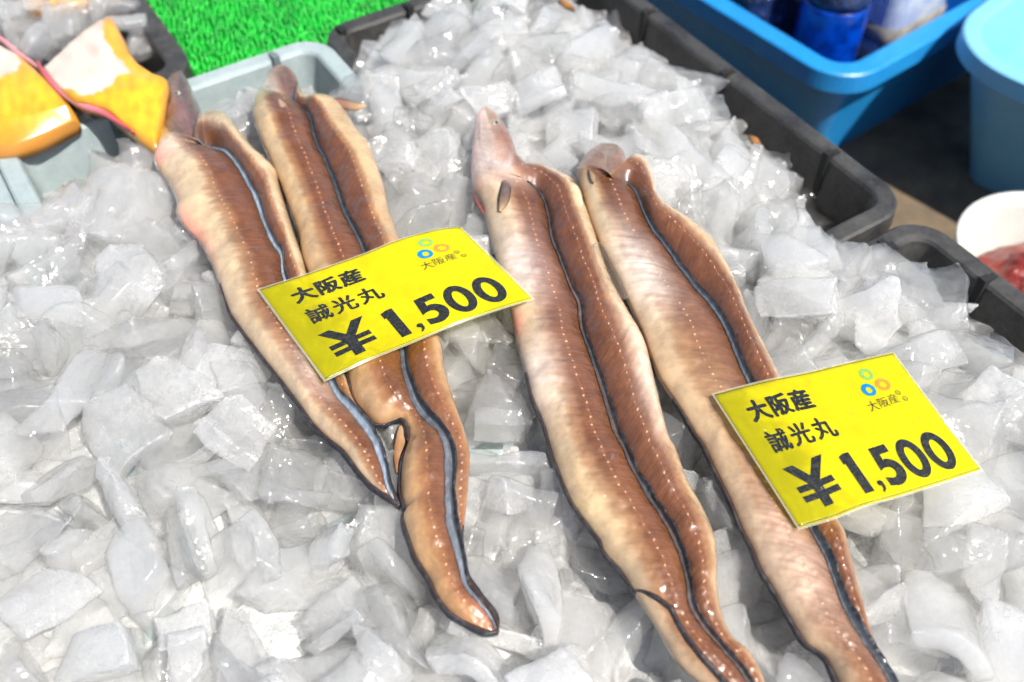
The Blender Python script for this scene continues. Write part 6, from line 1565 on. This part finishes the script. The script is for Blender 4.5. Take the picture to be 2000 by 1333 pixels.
TZ1 = -.13
cA = at(1652, 172, TZ1); cL = at(1310, -25, TZ1); cR = at(1890, 52, TZ1)
d1 = (cL - cA); d2_ = (cR - cA)
rz1 = math.atan2(d2_.y, d2_.x)
ang = math.degrees(math.atan2(d1.y, d1.x) - rz1)
print('tub corner angle', ang, 'lengths', d1.length, d2_.length)
rz1 = math.atan2(d2_.y, d2_.x) + R((ang - 90) / 2)
troot, tbody, tm = tub('storage_tub', cA, rz1, .46, .62, 1, 1, M['blue'], 'large blue plastic tub on the ground beyond the black crate, holding bottles', 'tub', -(FLOOR_Z - TZ1), .030, .022, .022)
TZ2 = -.10
c2 = at(1878, 78, TZ2)
rz2 = rz1 + R(-2)
ca = at(1893, 108, TZ2); cb = at(2000, 158, TZ2)
print('tub2 dir', math.degrees(math.atan2(cb.y - ca.y, cb.x - ca.x)), 'rz1', math.degrees(rz1), math.degrees(YZ))
rz2 = math.atan2(cb.y - ca.y, cb.x - ca.x)
ux2 = Vector((math.cos(rz2), math.sin(rz2), 0)); uy2 = Vector((-math.sin(rz2), math.cos(rz2), 0))
tub('storage_tub', c2 - ux2 * .020 - uy2 * .022, rz2, .50, .36, 1, 1, M['blue_light'], 'paler blue plastic tub at the right edge of the photo', 'tub', -(FLOOR_Z - TZ2), .066, .016, .020, .30)

t = NT('label_blue'); v = t.coord('Object')
M['bottle_blue'] = t.done(t.principled(t.ramp(t.noise(v, 40, 3), [(.4, (.0, .02, .20)), (.6, (.0, .055, .45))]), .25, None, Coat_Weight=.4))
t = NT('navy_film'); v = t.coord('Object')
M['navy'] = t.done(t.principled(t.ramp(t.noise(v, 70, 5, .7), [(.40, (.006, .010, .030)), (.62, (.02, .04, .14)), (.75, (.22, .25, .34))]), .22, t.bump(t.noise(v, 90, 4), .8, .006), Coat_Weight=.6))
t = NT('net_film'); v = t.coord('Object')
wv = t.n('ShaderNodeTexWave'); wv.inputs['Scale'].default_value = 90; wv.inputs['Distortion'].default_value = 2; t.l(v, wv.inputs['Vector'])
M['net'] = t.done(t.principled(t.mix(wv.outputs['Fac'], t.ramp(t.noise(v, 40, 4), [(.42, (.10, .22, .55)), (.6, (.55, .58, .60))]), (.62, .64, .66)), .3, t.bump(wv.outputs['Fac'], .4, .002), Coat_Weight=.5))
t = NT('tan_film'); v = t.coord('Object')
M['tan'] = t.done(t.principled(t.ramp(t.noise(v, 60, 4), [(.4, (.20, .19, .17)), (.65, (.36, .33, .28))]), .4))


def lathe(name, base, prof, mat, parent, n=28):
    bm = bmesh.new(); rows = []
    for r_, z_ in prof:
        rows.append([bm.verts.new(base + Vector((r_ * math.cos(2 * PI * k / n), r_ * math.sin(2 * PI * k / n), z_))) for k in range(n)])
    for i in range(len(rows) - 1):
        for k in range(n): bm.faces.new((rows[i][k], rows[i][(k + 1) % n], rows[i + 1][(k + 1) % n], rows[i + 1][k]))
    if prof[0][0] > 1e-6: bm.faces.new(rows[0][::-1])
    if prof[-1][0] > 1e-6: bm.faces.new(rows[-1])
    return mesh_obj(name, bm, mat, parent)


ux1 = Vector((math.cos(rz1), math.sin(rz1), 0)); uy1 = Vector((-math.sin(rz1), math.cos(rz1), 0))


def bottle(lx, ly, h, rad, label, mat_lab, mat_cap):
    b = cA + ux1 * lx + uy1 * ly; b = Vector((b.x, b.y, FLOOR_Z + .012))
    root = empty('drink_bottle', b); tag(root, label, 'bottle', None)
    lathe('body', b, [(rad * .9, 0), (rad, .006), (rad, h * .26), (rad * .94, h * .29), (rad * .94, h * .31), (rad, h * .34), (rad, h * .36)], M['navy'], root)
    lathe('label', b, [(rad * 1.01, h * .36), (rad * 1.015, h * .37), (rad * 1.015, h * .70), (rad * 1.01, h * .71)], mat_lab, root)
    lathe('shoulder', b, [(rad, h * .71), (rad * .95, h * .76), (rad * .6, h * .86), (rad * .40, h * .90), (rad * .40, h * .93)], M['navy'], root)
    lathe('cap', b, [(rad * .46, h * .93), (rad * .46, h * .99), (rad * .42, h)], mat_cap, root)
    return root


bottle(.082, .090, .235, .036, 'bottle with a bright blue label in the near corner of the blue tub', M['bottle_blue'], M['bottle_blue'])
# crinkled navy film pack along the left wall
c_ = cA + ux1 * .098 + uy1 * .31
bm = bmesh.new()
ph = densify(rrect(.062, .165, .03, 5), .02)
rows = []
for z_, sc_ in ((FLOOR_Z + .013, .92), (FLOOR_Z + .03, 1.0), (-.20, 1.0), (-.16, 1.0), (-.13, .97), (-.11, .86), (-.102, .6), (-.10, .25)):
    rows.append([bm.verts.new(Vector((c_.x, c_.y, 0)) + ux1 * p.x * sc_ + uy1 * p.y * sc_ + Vector((0, 0, z_ + .012 * noise.noise(Vector((p.x * 40 * sc_, p.y * 40 * sc_, z_ * 9)))))) for p, _ in ph])
for i in range(len(rows) - 1):
    for k in range(len(ph)): bm.faces.new((rows[i][k], rows[i][(k + 1) % len(ph)], rows[i + 1][(k + 1) % len(ph)], rows[i + 1][k]))
bm.faces.new(rows[0][::-1]); bm.faces.new(rows[-1])
tag(mesh_obj('film_pack', bm, M['navy'], smooth=False, origin=Vector((c_.x, c_.y, FLOOR_Z + .012))), 'crinkled dark navy film pack along the left wall of the blue tub', 'wrapped pack')
# pack in clear netting
pc = cA + ux1 * .185 + uy1 * .098
root = empty('wrapped_pack', Vector((pc.x, pc.y, FLOOR_Z + .012))); tag(root, 'whitish blue pack in ribbed clear wrapping in the blue tub', 'wrapped pack')
bm = bmesh.new()
c_ = Vector((cA.x, cA.y, 0)) + ux1 * .185 + uy1 * .098
ph = rrect(.052, .055, .018, 5)
rows = []
for z_, sc_ in ((FLOOR_Z + .012, .94), (FLOOR_Z + .02, 1.0), (-.16, 1.0), (-.11, .985), (-.085, .93), (-.078, .80)):
    rows.append([bm.verts.new(c_ + ux1 * p.x * sc_ + uy1 * p.y * sc_ + Vector((0, 0, z_ + .003 * noise.noise(Vector((p.x * 60, p.y * 60, z_ * 30)))))) for p, _ in ph])
for i in range(len(rows) - 1):
    for k in range(len(ph)): bm.faces.new((rows[i][k], rows[i][(k + 1) % len(ph)], rows[i + 1][(k + 1) % len(ph)], rows[i + 1][k]))
bm.faces.new(rows[0][::-1]); bm.faces.new(rows[-1])
mesh_obj('wrapping', bm, M['net'], root)
bm = bmesh.new()
for zz in (-.165, -.20):
    pr_ = [[bm.verts.new(c_ + ux1 * p.x * e + uy1 * p.y * e + Vector((0, 0, zz + dz_))) for p, _ in ph] for e, dz_ in ((1.0, 0), (1.04, .004), (1.04, .018), (1.0, .022))]
    for i in range(3):
        for k in range(len(ph)): bm.faces.new((pr_[i][k], pr_[i][(k + 1) % len(ph)], pr_[i + 1][(k + 1) % len(ph)], pr_[i + 1][k]))
mesh_obj('tray_band', bm, M['tan'], root)

# white bowl with red roe
t = NT('white_ceramic'); v = t.coord('Object')
M['bowl'] = t.done(t.principled(t.ramp(t.noise(v, 30, 4), [(.4, (.54, .525, .48)), (.6, (.60, .585, .54))]), .25, None, Coat_Weight=.5))
t = NT('red_roe'); v = t.coord('Object')
M['roe'] = t.done(t.principled(t.ramp(t.noise(v, 45, 6, .7, .8), [(.35, (.10, .008, .003)), (.56, (.24, .022, .009)), (.75, (.36, .12, .075))]), .3, t.bump(t.noise(v, 110, 4), .8, .005), Coat_Weight=.6, Subsurface_Weight=.2, Subsurface_Scale=.005))
BZ = -.125
bl = at(1876, 486, BZ); bt = at(2022, 391, BZ)
br_ = .076
bc = Vector((bl.x + br_ * .98, bl.y - .002, FLOOR_Z))
root = empty('serving_bowl', bc); tag(root, 'white bowl of red roe on the ground at the right edge', 'bowl')
hB = BZ - FLOOR_Z
lathe('bowl', bc, [(0, .006), (br_ * .55, .0), (br_ * .58, .006), (br_ * .60, .05), (br_ * .80, hB * .62), (br_ * .96, hB * .9), (br_, hB - .003), (br_ * 1.0, hB), (br_ * .955, hB), (br_ * .90, hB * .9), (br_ * .72, hB * .62), (br_ * .5, hB * .5), (0, hB * .48)], M['bowl'], root, 48)
bm = bmesh.new()
n_ = 44; cen_ = bc + Vector((.001, -.004, hB * .72))
prev = None; ctr_v = bm.verts.new(cen_ + Vector((0, 0, .012)))
for i in range(1, 13):
    row = []
    for k in range(n_):
        a_ = 2 * PI * k / n_; r_ = br_ * .735 * i / 12
        p = cen_ + Vector((r_ * math.cos(a_), r_ * math.sin(a_), 0))
        row.append(bm.verts.new(p + Vector((0, 0, .016 * (1 - (i / 12) ** 2) + .010 * noise.noise(p * 45) + .004 * noise.noise(p * 120) - (.012 if i == 12 else 0)))))
    for k in range(n_):
        if prev: bm.faces.new((prev[k], row[k], row[(k + 1) % n_], prev[(k + 1) % n_]))
        else: bm.faces.new((ctr_v, row[k], row[(k + 1) % n_]))
    prev = row
tag(mesh_obj('red_roe', bm, M['roe'], origin=cen_), 'heap of wet red roe in the white bowl', 'roe', kind='thing')

# ------------------------------------------------------------------ light and camera
SUN = Vector((.40, -.35, .84)).normalized()
el = math.asin(SUN.z); az = math.atan2(SUN.x, SUN.y)
w = bpy.data.worlds.new('World'); sc.world = w; w.use_nodes = True
nt = w.node_tree; bg = nt.nodes['Background']
sky = nt.nodes.new('ShaderNodeTexSky'); sky.sky_type = 'NISHITA'; sky.sun_disc = False
sky.sun_elevation = el; sky.sun_rotation = az
nt.links.new(sky.outputs[0], bg.inputs[0]); bg.inputs[1].default_value = .09
sun = bpy.data.lights.new('sun', 'SUN'); sun.energy = 4.8; sun.angle = R(.55); sun.color = (1.0, .955, .88)
so = bpy.data.objects.new('sun', sun); link(so)
so.rotation_euler = (-SUN).to_track_quat('-Z', 'Y').to_euler()

cam = bpy.data.cameras.new('camera'); cam.sensor_width = 36; cam.lens = FPX * 36 / 2000
co = bpy.data.objects.new('camera', cam); link(co)
co.location = (0, 0, CAMH); co.rotation_euler = (R(90) - PITCH, 0, 0)
cam.clip_start = .02; cam.clip_end = 100
cam.dof.use_dof = True; cam.dof.focus_distance = .58; cam.dof.aperture_fstop = 5.8
sc.camera = co
sc.render.resolution_x = 1024; sc.render.resolution_y = 682
sc.view_settings.view_transform = 'Standard'; sc.view_settings.look = 'None'
sc.view_settings.gamma = 1; sc.view_settings.exposure = .64
sc.cycles.max_bounces = 14; sc.cycles.diffuse_bounces = 7; sc.cycles.volume_bounces = 8; sc.cycles.glossy_bounces = 4
sc.cycles.transmission_bounces = 8; sc.cycles.transparent_max_bounces = 20
sc.cycles.caustics_reflective = False; sc.cycles.caustics_refractive = False
sc.cycles.sample_clamp_indirect = 4; sc.cycles.use_denoising = True
sc.cycles.time_limit = 840
sc.cycles.use_adaptive_sampling = True; sc.cycles.adaptive_threshold = .05; sc.cycles.adaptive_min_samples = 16
